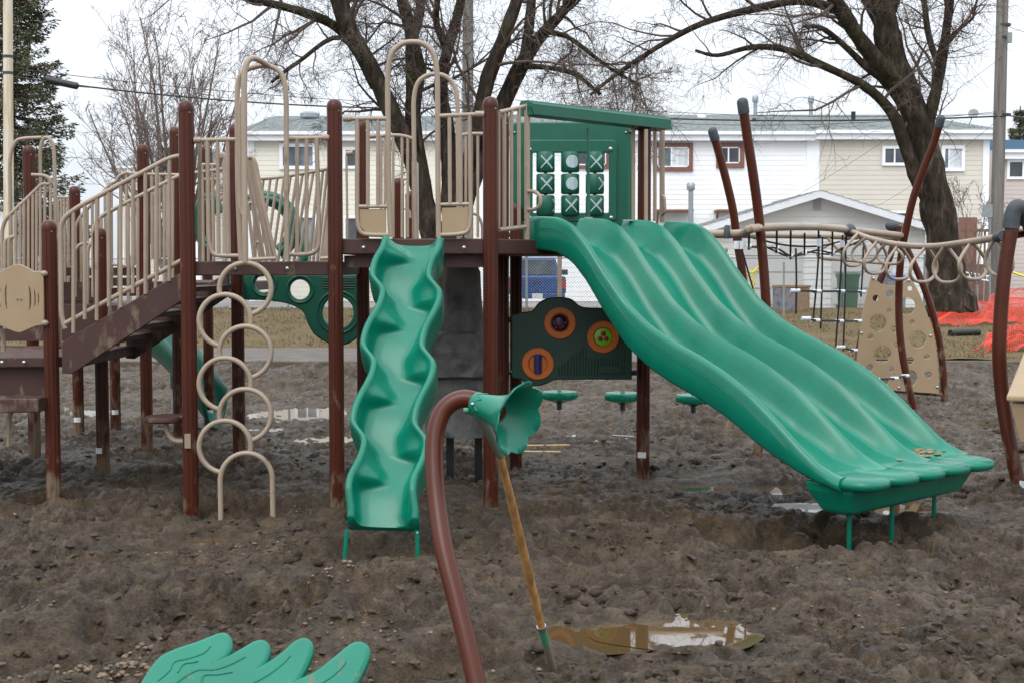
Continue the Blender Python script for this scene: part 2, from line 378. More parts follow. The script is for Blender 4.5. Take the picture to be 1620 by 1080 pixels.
def panel(name, outline, holes, p0, ex, ey, thick, mat, parent, bev=0.006):
    """flat panel with holes: outline/holes in (a, b) metres in the frame p0 + ex*a + ey*b"""
    cu = bpy.data.curves.new(name, 'CURVE'); cu.dimensions = '2D'; cu.fill_mode = 'BOTH'; cu.extrude = thick / 2 - bev; cu.bevel_depth = bev; cu.bevel_resolution = 2
    for poly in [outline] + holes:
        sp = cu.splines.new('POLY'); sp.points.add(len(poly) - 1); sp.use_cyclic_u = True
        for p, q in zip(sp.points, poly): p.co = (q[0], q[1], 0, 1)
    tmp = bpy.data.objects.new(name + '_tmp', cu); COL.objects.link(tmp)
    dg = bpy.context.evaluated_depsgraph_get(); me = bpy.data.meshes.new_from_object(tmp.evaluated_get(dg))
    bpy.data.objects.remove(tmp); bpy.data.curves.remove(cu)
    ex = Vector(ex).normalized(); ey = Vector(ey).normalized(); ez = ex.cross(ey)
    mat4 = Matrix(((ex.x, ey.x, ez.x, p0[0]), (ex.y, ey.y, ez.y, p0[1]), (ex.z, ey.z, ez.z, p0[2]), (0, 0, 0, 1)))
    org = root_of(parent).location if parent else Vector()
    me.transform(Matrix.Translation(-Vector(org)) @ mat4)
    me.materials.clear(); me.materials.append(M[mat]); me.name = name
    me.polygons.foreach_set('use_smooth', [True] * len(me.polygons)); me.set_sharp_from_angle(angle=R(35))
    return mesh_obj(name, me, parent)
def circ(cx, cy, r, n=24): return [(cx + r * math.cos(2 * math.pi * i / n), cy + r * math.sin(2 * math.pi * i / n)) for i in range(n)]

# ---------------------------------------------------------------- numpy noise
_perm = np.random.RandomState(3).permutation(512).astype(np.int64); _grad = np.random.RandomState(5).uniform(0, 2 * np.pi, 512)
def pnoise(x, y):
    xi = np.floor(x).astype(np.int64); yi = np.floor(y).astype(np.int64); xf = x - xi; yf = y - yi
    def g(ix, iy, dx, dy):
        h = _perm[(_perm[ix & 511] + iy) & 511]; a = _grad[h]; return np.cos(a) * dx + np.sin(a) * dy
    u = xf ** 3 * (xf * (xf * 6 - 15) + 10); v = yf ** 3 * (yf * (yf * 6 - 15) + 10)
    n00 = g(xi, yi, xf, yf); n10 = g(xi + 1, yi, xf - 1, yf); n01 = g(xi, yi + 1, xf, yf - 1); n11 = g(xi + 1, yi + 1, xf - 1, yf - 1)
    return (n00 * (1 - u) + n10 * u) * (1 - v) + (n01 * (1 - u) + n11 * u) * v * 1.0
def fbm(x, y, o=5, lac=2.03, gain=0.52):
    s = np.zeros_like(x); a = 1.0
    for i in range(o): s += a * pnoise(x + 17.3 * i, y - 9.1 * i); x = x * lac; y = y * lac; a *= gain
    return s
# ================================================================ THE SETTING
KERB_Y = 24.0
def zter(Y):
    """height of the finished terrain behind the dug-out play area"""
    return float(np.interp(Y, [24, 27.6, 38, 40, 60, 500], [0.33, 0.36, 0.82, 0.64, 0.64, 0.64]))

def P2(px, py): g = gp(px, py); return g.x, g.y
DIPS = []   # (x, y, rx, ry, rot, depth, rim)
for (px, py, rx, ry, rot, dep, rim) in [
    (1235, 852, 0.55, 0.45, 0.5, 0.34, 0.06), (1390, 850, 0.5, 0.4, 0.6, 0.10, 0.02), (395, 806, 0.46, 0.26, 0.0, 0.20, 0.04), (445, 948, 0.60, 0.24, 0.25, 0.30, 0.07), (330, 985, 0.45, 0.28, 0.1, 0.24, 0.05),
    (110, 1025, 0.45, 0.3, 0.0, 0.20, 0.06), (690, 1045, 0.36, 0.28, 0.4, 0.22, 0.05), (600, 868, 0.55, 0.3, 0, 0.20, 0.05), (80, 785, 0.34, 0.26, 0, 0.14, 0.03), (305, 800, 0.25, 0.2, 0, 0.07, 0.02),
    (530, 798, 0.3, 0.22, 0, 0.06, 0.02), (775, 795, 0.45, 0.25, 0, 0.08, 0.02), (1010, 752, 0.3, 0.2, 0, 0.05, 0.02), (720, 745, 0.6, 0.4, 0, 0.12, 0.02), (1160, 668, 0.9, 0.7, 0.2, 0.16, 0.05),
    (970, 872, 0.45, 0.25, 0.3, 0.13, 0.05), (1500, 880, 0.6, 0.25, 0.2, 0.06, 0.03), (160, 745, 0.3, 0.2, 0, 0.06, 0.02)]:
    x, y = P2(px, py); DIPS.append((x, y, rx, ry, rot, dep, rim))
PUD = []    # (x, y, rx, ry, depth, level)
for (px, py, rx, ry, dep, lev) in [
    (1080, 992, 0.42, 0.30, 0.085, -0.026), (935, 1000, 0.36, 0.28, 0.066, -0.030), (950, 950, 0.2, 0.1, 0.05, -0.035), (1360, 998, 0.3, 0.08, 0.05, -0.036),
    (480, 652, 1.0, 1.1, 0.062, -0.038), (565, 690, 0.8, 0.5, 0.06, -0.038), (420, 675, 0.5, 0.4, 0.05, -0.046), (1110, 768, 0.75, 0.35, 0.07, -0.038), (1262, 797, 0.32, 0.22, 0.09, -0.030), (1065, 750, 0.3, 0.2, 0.05, -0.045),
    (25, 806, 0.4, 0.14, 0.06, -0.034), (125, 648, 0.8, 0.9, 0.06, -0.036), (980, 690, 0.9, 0.4, 0.05, -0.036), (1420, 800, 0.7, 0.4, 0.05, -0.036), (240, 700, 0.4, 0.5, 0.05, -0.036), (320, 850, 0.4, 0.15, 0.04, -0.036)]:
    x, y = P2(px, py); PUD.append((x, y, rx, ry, dep, lev))

def mudz(x, y):
    x = np.asarray(x, float); y = np.asarray(y, float)
    wx = x + 0.16 * fbm(x * 1.9 + 5, y * 1.9, 3); wy = y + 0.16 * fbm(x * 1.9 - 8, y * 1.9 + 3, 3)
    z = 0.055 * fbm(wx * 0.8, wy * 0.8, 3)
    act = 0.45 + 1.15 * np.clip(fbm(x * 0.8 + 31, y * 0.8, 3) + 0.35, 0, 1)
    def step(n, w): t = np.clip((n + w) / (2 * w), 0, 1); return t * t * (3 - 2 * t)
    z += 0.055 * (step(fbm(wx * 2.2 + 4, wy * 2.2, 4), 0.16) - 0.5) * act               # slabs of trodden clay with broken edges
    z += 0.038 * (step(fbm(wx * 5.2 + 40, wy * 5.2 + 7, 3), 0.20) - 0.5) * act
    z += 0.019 * (step(fbm(wx * 11.5 - 12, wy * 11.5 + 19, 2), 0.22) - 0.5) * act
    z += 0.009 * (step(fbm(wx * 24 + 33, wy * 24 - 11, 2), 0.3) - 0.5) * act
    e = fbm(wx * 30 + 3, wy * 30 - 6, 2); z += 0.002 * e
    b = np.abs(fbm(wx * 3.3 - 7, wy * 3.3 + 2, 3)); z += 0.05 * (b - 0.28) * act
    cut = step(-fbm(wx * 3.0 + 60, wy * 3.0 - 31, 3) - 0.42, 0.10); z -= 0.04 * cut * act
    for (cx, cy, rx, ry, rot, dep, rim) in DIPS:
        dx, dy = x - cx, y - cy; co, si = math.cos(rot), math.sin(rot)
        a = (dx * co + dy * si) / rx; bb = (-dx * si + dy * co) / ry
        r2 = a * a + bb * bb; near = r2 < 9
        if not near.any(): continue
        q = r2[near] * np.maximum(0.15, 1 + 0.75 * fbm(x[near] * 3.1, y[near] * 3.1, 3))
        z[near] += -dep * np.exp(-np.maximum(q, 0) ** 1.25) + rim * np.exp(-((np.sqrt(np.maximum(q, 0)) - 1.55) / 0.45) ** 2)
    for (cx, cy, rx, ry, dep, lev) in PUD:
        a = (x - cx) / rx; bb = (y - cy) / ry; r2 = a * a + bb * bb; k = np.exp(-r2 ** 1.3)
        z = z * (1 - 0.45 * k) - dep * k
    # the dug-out area rises to the kerb
    z += np.clip((y - 21.0) / 3.0, 0, 1) ** 1.5 * (0.27 + 0.16 * fbm(x * 0.7 + 9, y * 0.7, 3))
    return z

def make_ground():
    # wide sheet under everything
    ys = [-60, -5, 23.9, 24.0, 24.2, 27.6, 32, 38, 42, 60, 120, 400]
    rows = []
    for Y in ys:
        z = -0.55 if Y < 24.05 else zter(Y) - 0.03
        rows.append([Vector((X, Y, z)) for X in (-400, -60, -20, 0, 20, 60, 400)])
    tag(mk('ground', MB().grid(rows), 'ground', smooth=False), 'pale hard ground sheet running back beyond the houses', 'ground', kind='structure')
    # fine mud sheet, denser towards the viewer
    nr, ncol = 900, 860
    t = np.linspace(0, 1, nr); Yr = 5.0 * (24.02 / 5.0) ** t
    u = np.linspace(-1, 1, ncol)
    X = (u[None, :]) * (0.45 * Yr[:, None] + 0.9); Y = np.repeat(Yr[:, None], ncol, 1)
    Z = mudz(X.ravel(), Y.ravel()).reshape(X.shape)
    co = np.stack([X, Y, Z], -1).reshape(-1, 3)
    me = bpy.data.meshes.new('mud')
    idx = np.arange(nr * ncol).reshape(nr, ncol)
    q = np.stack([idx[:-1, :-1], idx[:-1, 1:], idx[1:, 1:], idx[1:, :-1]], -1).reshape(-1, 4)
    me.vertices.add(len(co)); me.vertices.foreach_set('co', co.ravel().astype(np.float32))
    me.loops.add(q.size); me.loops.foreach_set('vertex_index', q.ravel().astype(np.int32))
    me.polygons.add(len(q)); me.polygons.foreach_set('loop_start', np.arange(0, q.size, 4, dtype=np.int32)); me.polygons.foreach_set('loop_total', np.full(len(q), 4, np.int32))
    me.polygons.foreach_set('use_smooth', np.ones(len(q), bool)); me.update(calc_edges=True); me.validate()
    me.materials.append(M['mud'])
    tag(mesh_obj('mud', me), 'churned wet brown mud of the dug out playground', 'mud', kind='structure')
    # coarse mud to the sides and behind the camera
    mb = MB()
    for (xa, xb, ya, yb) in ((-40, 40, -8, 5.0),):
        mb.grid([[Vector((x, y, -0.05)) for x in np.linspace(xa, xb, 30)] for y in np.linspace(ya, yb, 8)])
    for sgn in (-1, 1):
        mb.grid([[Vector((sgn * ((0.45 * y + 0.9) * (1 - k) + 40 * k), y, -0.04)) for k in np.linspace(0, 1, 12)] for y in np.linspace(5.0, 24.0, 20)])
    tag(mk('mud', mb, 'mud'), 'plain mud beyond the edges of the picture', 'mud', kind='structure')
    # puddles
    for i, (cx, cy, rx, ry, dep, lev) in enumerate(PUD):
        rnd = random.Random(i); n = 28
        ph = [rnd.uniform(0, 6.28) for _ in range(3)]
        ring = []
        for k in range(n):
            an = 2 * math.pi * k / n; rr = 1.25 + 0.14 * math.sin(2 * an + ph[0]) + 0.1 * math.sin(3 * an + ph[1]) + 0.06 * math.sin(5 * an + ph[2])
            ring.append((cx + rx * rr * math.cos(an), cy + ry * rr * math.sin(an), lev))
        mb = MB(); mb._add([(cx, cy, lev)] + ring, [(0, k + 1, (k + 1) % n + 1) for k in range(n)])
        tag(mk('puddle', mb, 'puddle_water', fix=False), kind='structure')
    # kerb, path, lawn
    kb = MB()
    x = -30.0
    kerb = MB().box((0, KERB_Y + 0.11, 0.12), (80, 0.22, 0.42))
    tag(bevel(mk('kerb', kerb, 'concrete', smooth=False), 0.02), kind='structure')
    rows = [[Vector((X, Y, zter(Y) - 0.012)) for X in np.linspace(-40, 5.4, 12)] for Y in (24.22, 25.4, 26.6, 27.7)]
    tag(mk('path', MB().grid(rows), 'path'), kind='structure')
    Xs = np.linspace(-45, 45, 260); Ys = np.linspace(24.22, 38.6, 70)
    GX, GY = np.meshgrid(Xs, Ys); GZ = np.interp(GY, [24, 27.6, 38, 42], [0.33, 0.36, 0.84, 0.86]) + 0.045 * fbm(GX * 0.9, GY * 0.9, 4)
    onpath = (GX < 5.6) & (GY < 27.75); GZ = np.where(onpath, GZ - 0.22, GZ + 0.02)
    mb = MB(); mb.grid([[Vector((GX[i, j], GY[i, j], GZ[i, j])) for j in range(len(Xs))] for i in range(len(Ys))])
    tag(mk('lawn', mb, 'lawn'), 'worn straw coloured lawn behind the kerb', 'lawn', kind='structure')
    road = MB().grid([[Vector((X, Y, zter(Y) + 0.012)) for X in (-60, 0, 60)] for Y in (38.6, 39.3, 40, 42, 47, 54)])
    tag(mk('alley', road, 'asphalt', smooth=False), kind='structure')
    # grass blades on the lawn
    rnd = np.random.RandomState(2); n = 42000
    bx = rnd.uniform(-15, 16, n); by = 24.4 + 14 * rnd.rand(n) ** 1.3
    ok = ~((bx < 5.7) & (by < 27.8)); dens = fbm(bx * 0.5, by * 0.5, 3) > -0.35; ok &= dens; bx, by = bx[ok], by[ok]; n = len(bx)
    bz = np.interp(by, [24, 27.6, 38, 42], [0.33, 0.36, 0.84, 0.86]) + 0.045 * fbm(bx * 0.9, by * 0.9, 4) + 0.01
    h = rnd.uniform(0.03, 0.10, n); an = rnd.uniform(0, 6.28, n); w = 0.012; lean = rnd.uniform(-0.06, 0.06, (n, 2))
    v = np.zeros((n, 3, 3)); v[:, 0] = np.stack([bx - w * np.cos(an), by - w * np.sin(an), bz], -1); v[:, 1] = np.stack([bx + w * np.cos(an), by + w * np.sin(an), bz], -1); v[:, 2] = np.stack([bx + lean[:, 0], by + lean[:, 1], bz + h], -1)
    me = bpy.data.meshes.new('grass'); me.from_pydata(v.reshape(-1, 3).tolist(), [], np.arange(3 * n).reshape(-1, 3).tolist()); me.materials.append(M['grass_blade'])
    tag(mesh_obj('grass', me), 'short dry grass tufts on the lawn', 'grass', kind='stuff')

ICO = None
def scatter(name, mat, spots, label, cat, jag=0.35, seed=1, smooth=True):
    """many small lumps joined into one object of stuff; spots = [(x, y, z, size)]"""
    bm = bmesh.new(); bmesh.ops.create_icosphere(bm, subdivisions=1 if len(spots) > 2500 else 2, radius=1); base = np.array([v.co[:] for v in bm.verts]); tri = np.array([[v.index for v in f.verts] for f in bm.faces]); bm.free()
    rnd = np.random.RandomState(seed); nv = len(base); V = []; T = []
    for i, (x, y, z, s) in enumerate(spots):
        r = 1 + jag * rnd.uniform(-1, 1, (nv, 1)); sq = np.array([rnd.uniform(0.7, 1.4), rnd.uniform(0.7, 1.3), rnd.uniform(0.45, 0.8)]); a = rnd.uniform(0, 6.28)
        p = base * r * sq * s; c, q = math.cos(a), math.sin(a)
        V.append(np.stack([p[:, 0] * c - p[:, 1] * q + x, p[:, 0] * q + p[:, 1] * c + y, p[:, 2] + z], -1)); T.append(tri + i * nv)
    V = np.concatenate(V); T = np.concatenate(T)
    me = bpy.data.meshes.new(name); me.from_pydata(V.tolist(), [], T.tolist()); me.materials.append(M[mat]); me.polygons.foreach_set('use_smooth', [smooth] * len(T))
    return tag(mesh_obj(name, me), label, cat, kind='stuff')

def make_clods():
    rnd = np.random.RandomState(11); n = 26000
    Y = 5.6 + (23.0 - 5.6) * rnd.rand(n) ** 1.8; X = rnd.uniform(-1, 1, n) * (0.42 * Y + 0.5)
    keep = fbm(X * 0.9 + 3, Y * 0.9, 3) > rnd.uniform(-0.35, 0.55, n)
    for (cx, cy, rx, ry, dep, lev) in PUD: keep &= ((X - cx) / rx) ** 2 + ((Y - cy) / ry) ** 2 > 1.0
    X, Y = X[keep], Y[keep]; Z = mudz(X, Y); S = 0.006 + 0.030 * rnd.rand(len(X)) ** 3.2
    scatter('mud_clods', 'mud', list(zip(X, Y, Z + 0.0 * S, S)), 'small lumps of broken earth strewn over the mud', 'mud clods', 0.55, smooth=False)
    n = 5200; Y = 5.6 + 12 * rnd.rand(n) ** 1.7; X = rnd.uniform(-1, 1, n) * (0.42 * Y + 0.5)
    keep = fbm(X * 0.8 + 13, Y * 0.8 + 4, 3) > rnd.uniform(0.0, 0.75, n)
    for (cx, cy, rx, ry, dep, lev) in PUD: keep &= ((X - cx) / rx) ** 2 + ((Y - cy) / ry) ** 2 > 1.0
    X, Y = X[keep], Y[keep]; S = 0.018 + 0.040 * rnd.rand(len(X)) ** 2.2; Z = mudz(X, Y)
    scatter('mud_lumps', 'mud_clod', list(zip(X, Y, Z - 0.15 * S, S)), 'larger dark clods of churned clay lying on the mud', 'mud lumps', 0.30, 8)
    # pale pebbles turned up along the edges of the trenches
    spots = []
    for (px, py, rx, ry, k, s0) in [(545, 918, 0.16, 0.16, 46, 0.011), (505, 935, 0.15, 0.14, 26, 0.010), (130, 1062, 0.75, 0.12, 300, 0.012), (240, 1010, 0.14, 0.1, 50, 0.016), (440, 870, 0.35, 0.2, 34, 0.010), (330, 875, 0.5, 0.3, 26, 0.009), (480, 800, 0.2, 0.1, 26, 0.011), (640, 1060, 0.5, 0.2, 50, 0.010), (1240, 960, 1.4, 0.9, 60, 0.009), (560, 985, 0.4, 0.3, 30, 0.010), (35, 975, 0.3, 0.25, 30, 0.010)]:
        cx, cy = P2(px, py)
        for _ in range(k): spots.append((cx + rnd.normal() * rx * 0.6, cy + rnd.normal() * ry * 0.6, 0, s0 * rnd.uniform(0.55, 1.5)))
    a = np.array(spots); a[:, 2] = mudz(a[:, 0], a[:, 1]) + a[:, 3] * 0.25
    scatter('pebbles', 'pebble', [tuple(r) for r in a], 'pale tan pebbles turned up along the trenches', 'pebbles', 0.15, 3)
make_ground(); make_clods()
def mud_at(x, y): return float(mudz(np.array([x]), np.array([y]))[0])
# ================================================================ BUILDINGS
def X_at(px, Y): return (px - CX) * Y / F
def Z_at(py, Y): return at(CX, py, Y).z
def siding(x0, x1, y, z0, z1, step=0.2, lap=0.013, profile=None):
    """lapped boards: each board's lower edge stands proud of the one below"""
    mb = MB(); z = z0
    while z < z1 - 1e-3:
        zt = min(z + step, z1)
        if profile: a0, a1 = profile(z); b0, b1 = profile(zt)
        else: a0 = b0 = x0; a1 = b1 = x1
        mb._add([(a0, y - lap, z), (a1, y - lap, z), (b1, y - 0.002, zt), (b0, y - 0.002, zt)], [(0, 1, 2, 3)])
        mb._add([(a0, y, z), (a1, y, z), (a1, y - lap, z), (a0, y - lap, z)], [(0, 1, 2, 3)])
        z = zt
    return mb
def window(parent, px0, px1, py0, py1, Y, frame='white_trim', glass='glass', split=None, curtain=None, fw=0.10):
    x0, x1 = X_at(px0, Y), X_at(px1, Y); z1, z0 = Z_at(py0, Y), Z_at(py1, Y)
    mb = MB()
    for (a, b, c, d) in ((x0 - fw, x1 + fw, z1, z1 + fw), (x0 - fw, x1 + fw, z0 - fw, z0), (x0 - fw, x0, z0, z1), (x1, x1 + fw, z0, z1)):
        mb.box(((a + b) / 2, Y - 0.05, (c + d) / 2), (b - a, 0.10, d - c))
    w = mk('window', mb, frame, parent, smooth=False)
    xs = [x0] + ([x0 + (x1 - x0) * split] if split else []) + [x1]
    for i in range(len(xs) - 1):
        g = curtain if (curtain and i == 1) else glass
        mk('pane', MB().box(((xs[i] + xs[i + 1]) / 2, Y - 0.035, (z0 + z1) / 2), (xs[i + 1] - xs[i], 0.012, z1 - z0)), g, w, smooth=False)
        if i: mk('mullion', MB().box((xs[i], Y - 0.05, (z0 + z1) / 2), (0.06, 0.05, z1 - z0)), 'white_trim', w, smooth=False)
    if frame == 'brown_trim':
        for (a, b, c, d) in ((x0, x1, z1 - 0.05, z1), (x0, x1, z0, z0 + 0.05), (x0, x0 + 0.05, z0, z1), (x1 - 0.05, x1, z0, z1)):
            mk('sash', MB().box(((a + b) / 2, Y - 0.058, (c + d) / 2), (b - a, 0.03, d - c)), 'white_trim', w, smooth=False)
    return w
HY = 55.0
def house(name, px0, px1, label, sid, eave_py, ridge_py, hipl=0.0, hipr=0.0, roofm='shingle', Y=HY, depth=10.0):
    x0, x1 = X_at(px0, Y), X_at(px1, Y); g = 0.64
    ze = Z_at(eave_py, Y - 0.4); zr = Z_at(ridge_py, Y + depth / 2)
    t = thing(name, ((x0 + x1) / 2, Y, g), label, 'house')
    mk('wall', siding(x0, x1, Y, g, ze - 0.02), sid, t, smooth=False, fix=False)
    sides = MB(); sides.box(((x0 + x1) / 2, Y + depth / 2 + 0.02, (g + ze) / 2), (x1 - x0 - 0.02, depth - 0.04, ze - g)); mk('side_wall', sides, sid, t, smooth=False)
    e = 0.4; xl, xr = x0 - (0.35 if hipl else 0), x1 + (0.35 if hipr else 0)
    rf = MB(); n = 22
    # shingle courses, each a shallow step
    for side in (0, 1):
        for k in range(n):
            a, b = k / n, (k + 1) / n
            def pt(q, left, lift):
                yy = (Y - e) + (depth / 2 + e) * q if side == 0 else (Y + depth + e) - (depth / 2 + e) * q
                return Vector(((xl + hipl * q) if left else (xr - hipr * q), yy, ze + (zr - ze) * q + lift))
            rf._add([pt(a, 1, 0.03), pt(a, 0, 0.03), pt(b, 0, 0.0), pt(b, 1, 0.0)], [(0, 1, 2, 3)])
            rf._add([pt(a, 1, 0.03), pt(a, 0, 0.03), pt(a, 0, -0.05), pt(a, 1, -0.05)], [(0, 1, 2, 3)])
    for left in (1, 0):
        xx = xl if left else xr; hp = hipl if left else -hipr
        rf._add([(xx, Y - e, ze), (xx, Y + depth + e, ze), (xx + hp, Y + depth / 2, zr)], [(0, 1, 2)])
    mk('roof', rf, roofm, t, smooth=False, fix=False)
    zf = Z_at(eave_py + 16, Y)
    mk('fascia', MB().box(((xl + xr) / 2, Y - 0.2, (ze + zf) / 2 - 0.03), (xr - xl, 0.34, ze - zf - 0.02)), 'white_trim', t, smooth=False)
    mk('gutter', MB().box(((xl + xr) / 2, Y - 0.44, ze - 0.10), (xr - xl - 0.02, 0.12, 0.13)), 'white_trim', t, smooth=False)
    for xx in (x0 + 0.13, x1 - 0.13):
        mk('corner_trim', MB().box((xx, Y - 0.03, (g + zf) / 2), (0.26, 0.07, zf - g - 0.01)), 'white_trim', t, smooth=False)
    return t
def vent(parent, px, py0, py1, Y, rpx, mat='galvanised', cap=True):
    a, b = at(px, py1, Y), at(px, py0, Y); r = rpx * Y / F
    mb = MB().tube([a - Vector((0, 0, 0.3)), b], r, 10)
    if cap: mb.lathe([(r * 1.5, 0), (r * 1.7, 0.05), (r * 1.7, 0.22), (r * 1.2, 0.30)], b - Vector((0, 0, 0.28)), n=10)
    return mk('vent_pipe', mb, mat, parent)
h1 = house('cream_house', 395, 768, 'cream sided house with grey shingle roof behind the left of the playground', 'siding_cream', 207, 184, hipl=0.6)
window(h1, 450, 497, 233, 263, HY, 'white_trim', 'glass', 0.5, fw=0.14)
window(h1, 549, 572, 238, 263, HY, 'white_trim', 'glass_dark', fw=0.12)
window(h1, 548, 580, 346, 395, HY, 'white_trim', 'glass_dark', fw=0.06)
window(h1, 470, 500, 345, 395, HY, 'white_trim', 'glass', 0.5, fw=0.1)
vent(h1, 490, 178, 186, HY + 4, 9)
h2 = house('white_house', 768, 1283, 'white sided house with brown framed windows behind the slide roof', 'siding_white', 207, 182)
window(h2, 1038, 1088, 233, 265, HY, 'brown_trim', 'glass', 0.45, 'curtain', fw=0.16)
window(h2, 1138, 1168, 233, 259, HY, 'brown_trim', 'glass_dark', 0.4, None, fw=0.18)
window(h2, 905, 958, 240, 262, HY, 'brown_trim', 'glass_dark', 0.5, None, fw=0.14)
for (a, b) in ((1035, 1092), (1128, 1155)):
    aw = MB(); x0, x1 = X_at(a, HY), X_at(b, HY); z = Z_at(335, HY)
    aw.box(((x0 + x1) / 2, HY - 0.45, z), (x1 - x0, 0.9, 0.08))
    for xx in (x0 + 0.05, x1 - 0.05): aw.tube([(xx, HY - 0.8, z), (xx, HY - 0.1, z - 0.9)], 0.05, 6)
    mk('awning', aw, 'brown_trim', h2, smooth=False)
vent(h2, 1093, 290, 400, HY - 2, 4, 'galvanised')
vent(h2, 1195, 152, 190, HY + 4, 3); vent(h2, 1193, 188, 196, HY + 2.5, 3, 'black_plastic', False); vent(h2, 1283, 153, 190, HY + 4, 3)
vent(h2, 1110, 178, 188, HY + 4, 7, 'white_paint', False)
h3 = house('beige_house', 1283, 1560, 'beige sided house with white trim behind the large bare tree on the right', 'siding_beige', 205, 182, hipr=2.2)
window(h3, 1396, 1426, 236, 258, HY, 'white_trim', 'glass_dark', 0.5, None, fw=0.12)
window(h3, 1490, 1516, 236, 266, HY, 'white_trim', 'glass', 0.25, 'curtain', fw=0.14)
window(h3, 1408, 1430, 338, 350, HY, 'white_trim', 'glass_dark', fw=0.08)
vent(h3, 1350, 177, 200, HY + 2.5, 3.5, 'black_plastic', False)
mk('door', MB().box((X_at(1528, HY), HY - 0.04, Z_at(400, HY)), (0.75, 0.06, 2.9)), 'brown_trim', h3, smooth=False)
dish = MB(); c = at(1540, 181, HY - 0.2); dish.lathe([(0.02, 0.0), (0.14, 0.02), (0.2, 0.05), (0.21, 0.06), (0.19, 0.06), (0.1, 0.03), (0.01, 0.02)], c, (-0.4, -0.85, 0.35), 18)
dish.tube([c, c + Vector((-0.15, 0.1, -0.45))], 0.02, 6); mk('satellite_dish', dish, 'transformer', h3)
h4 = house('pink_house', 1566, 1760, 'greyish sided house with blue roof edge at the far right', 'siding_pink', 236, 222, roofm='blue_roof', Y=62.0)
window(h4, 1592, 1612, 257, 280, 62.0, 'white_trim', 'glass_dark', fw=0.12)
h5 = house('tan_house', 190, 318, 'distant tan house glimpsed behind the bare tree at left', 'siding_beige', 262, 236, roofm='shingle_grey', Y=75.0)

# garage
GY = 42.6
def make_garage():
    xa, xb, xm = X_at(1118, GY), X_at(1462, GY), X_at(1290, GY); g = 0.65
    ze, zp = Z_at(362, GY), Z_at(309, GY)
    t = thing('garage', (xm, GY, g), 'pale sided garage with grey gable roof behind the chain link fence', 'garage')
    def prof(z):
        if z <= ze: return xa, xb
        k = (z - ze) / (zp - ze); return xa + (xm - xa) * k, xb - (xb - xm) * k
    mk('wall', siding(xa, xb, GY, g, zp - 0.02, 0.2, 0.02, prof), 'siding_garage', t, smooth=False, fix=False)
    mk('side_wall', MB().box((xm, GY + 3.52, (g + ze) / 2), (xb - xa - 0.04, 7, ze - g - 0.05)), 'siding_garage', t, smooth=False)
    sl = (zp - ze) / (xm - xa); o = 0.45
    for s in (-1, 1):
        xe = xa - o if s < 0 else xb + o; ye = ze - sl * o
        rf = MB(); n = 16
        for k in range(n):
            a, b = k / n, (k + 1) / n
            pa = (xe + (xm - xe) * a, ye + (zp - ye) * a); pb = (xe + (xm - xe) * b, ye + (zp - ye) * b)
            rf._add([(pa[0], GY - 0.5, pa[1] + 0.16), (pa[0], GY + 7.4, pa[1] + 0.16), (pb[0], GY + 7.4, pb[1] + 0.13), (pb[0], GY - 0.5, pb[1] + 0.13), (pa[0], GY - 0.5, pa[1] + 0.11), (pa[0], GY + 7.4, pa[1] + 0.11)], [(0, 1, 2, 3), (0, 1, 5, 4)])
        mk('roof', rf, 'shingle_grey', t, smooth=False, fix=False)
        fb = MB().prism([(xe, GY - 0.48, ye + 0.14), (xm, GY - 0.48, zp + 0.14), (xm, GY - 0.48, zp - 0.10), (xe, GY - 0.48, ye - 0.10)], (0, 0.05, 0)); mk('barge_board', fb, 'white_trim', t, smooth=False)
        mk('soffit', MB().prism([(xe, GY - 0.43, ye - 0.04), (xm, GY - 0.43, zp - 0.04), (xm, GY - 0.43, zp - 0.07), (xe, GY - 0.43, ye - 0.07)], (0, 0.42, 0)), 'white_trim', t, smooth=False)
    v = mk('gable_vent', MB().box((xm, GY - 0.03, Z_at(325, GY)), (0.34, 0.05, 0.34)), 'white_trim', t, smooth=False)
    for k in range(5): mk('louvre', MB().box((xm, GY - 0.065, Z_at(325, GY) - 0.13 + k * 0.065), (0.28, 0.02, 0.035)), 'transformer', v, smooth=False)
    # two panelled doors
    for (a, b) in ((1170, 1270), (1315, 1410)):
        d = mk('door', MB().box((X_at((a + b) / 2, GY), GY - 0.035, 1.72), ((b - a) * GY / F, 0.05, 2.1)), 'grey_door', t, smooth=False)
        for r_ in range(4): mk('panel_rail', MB().box((X_at((a + b) / 2, GY), GY - 0.066, 0.85 + 0.52 * r_), ((b - a) * GY / F - 0.1, 0.012, 0.03)), 'transformer', d, smooth=False)
    r = MB().lathe([(0.14, 0), (0.14, 0.2), (0.2, 0.22), (0.2, 0.34), (0.1, 0.4)], (X_at(1211, GY + 3), GY + 3, Z_at(338, GY + 3)), n=12); mk('roof_vent', r, 'white_paint', t)
    return t
make_garage()
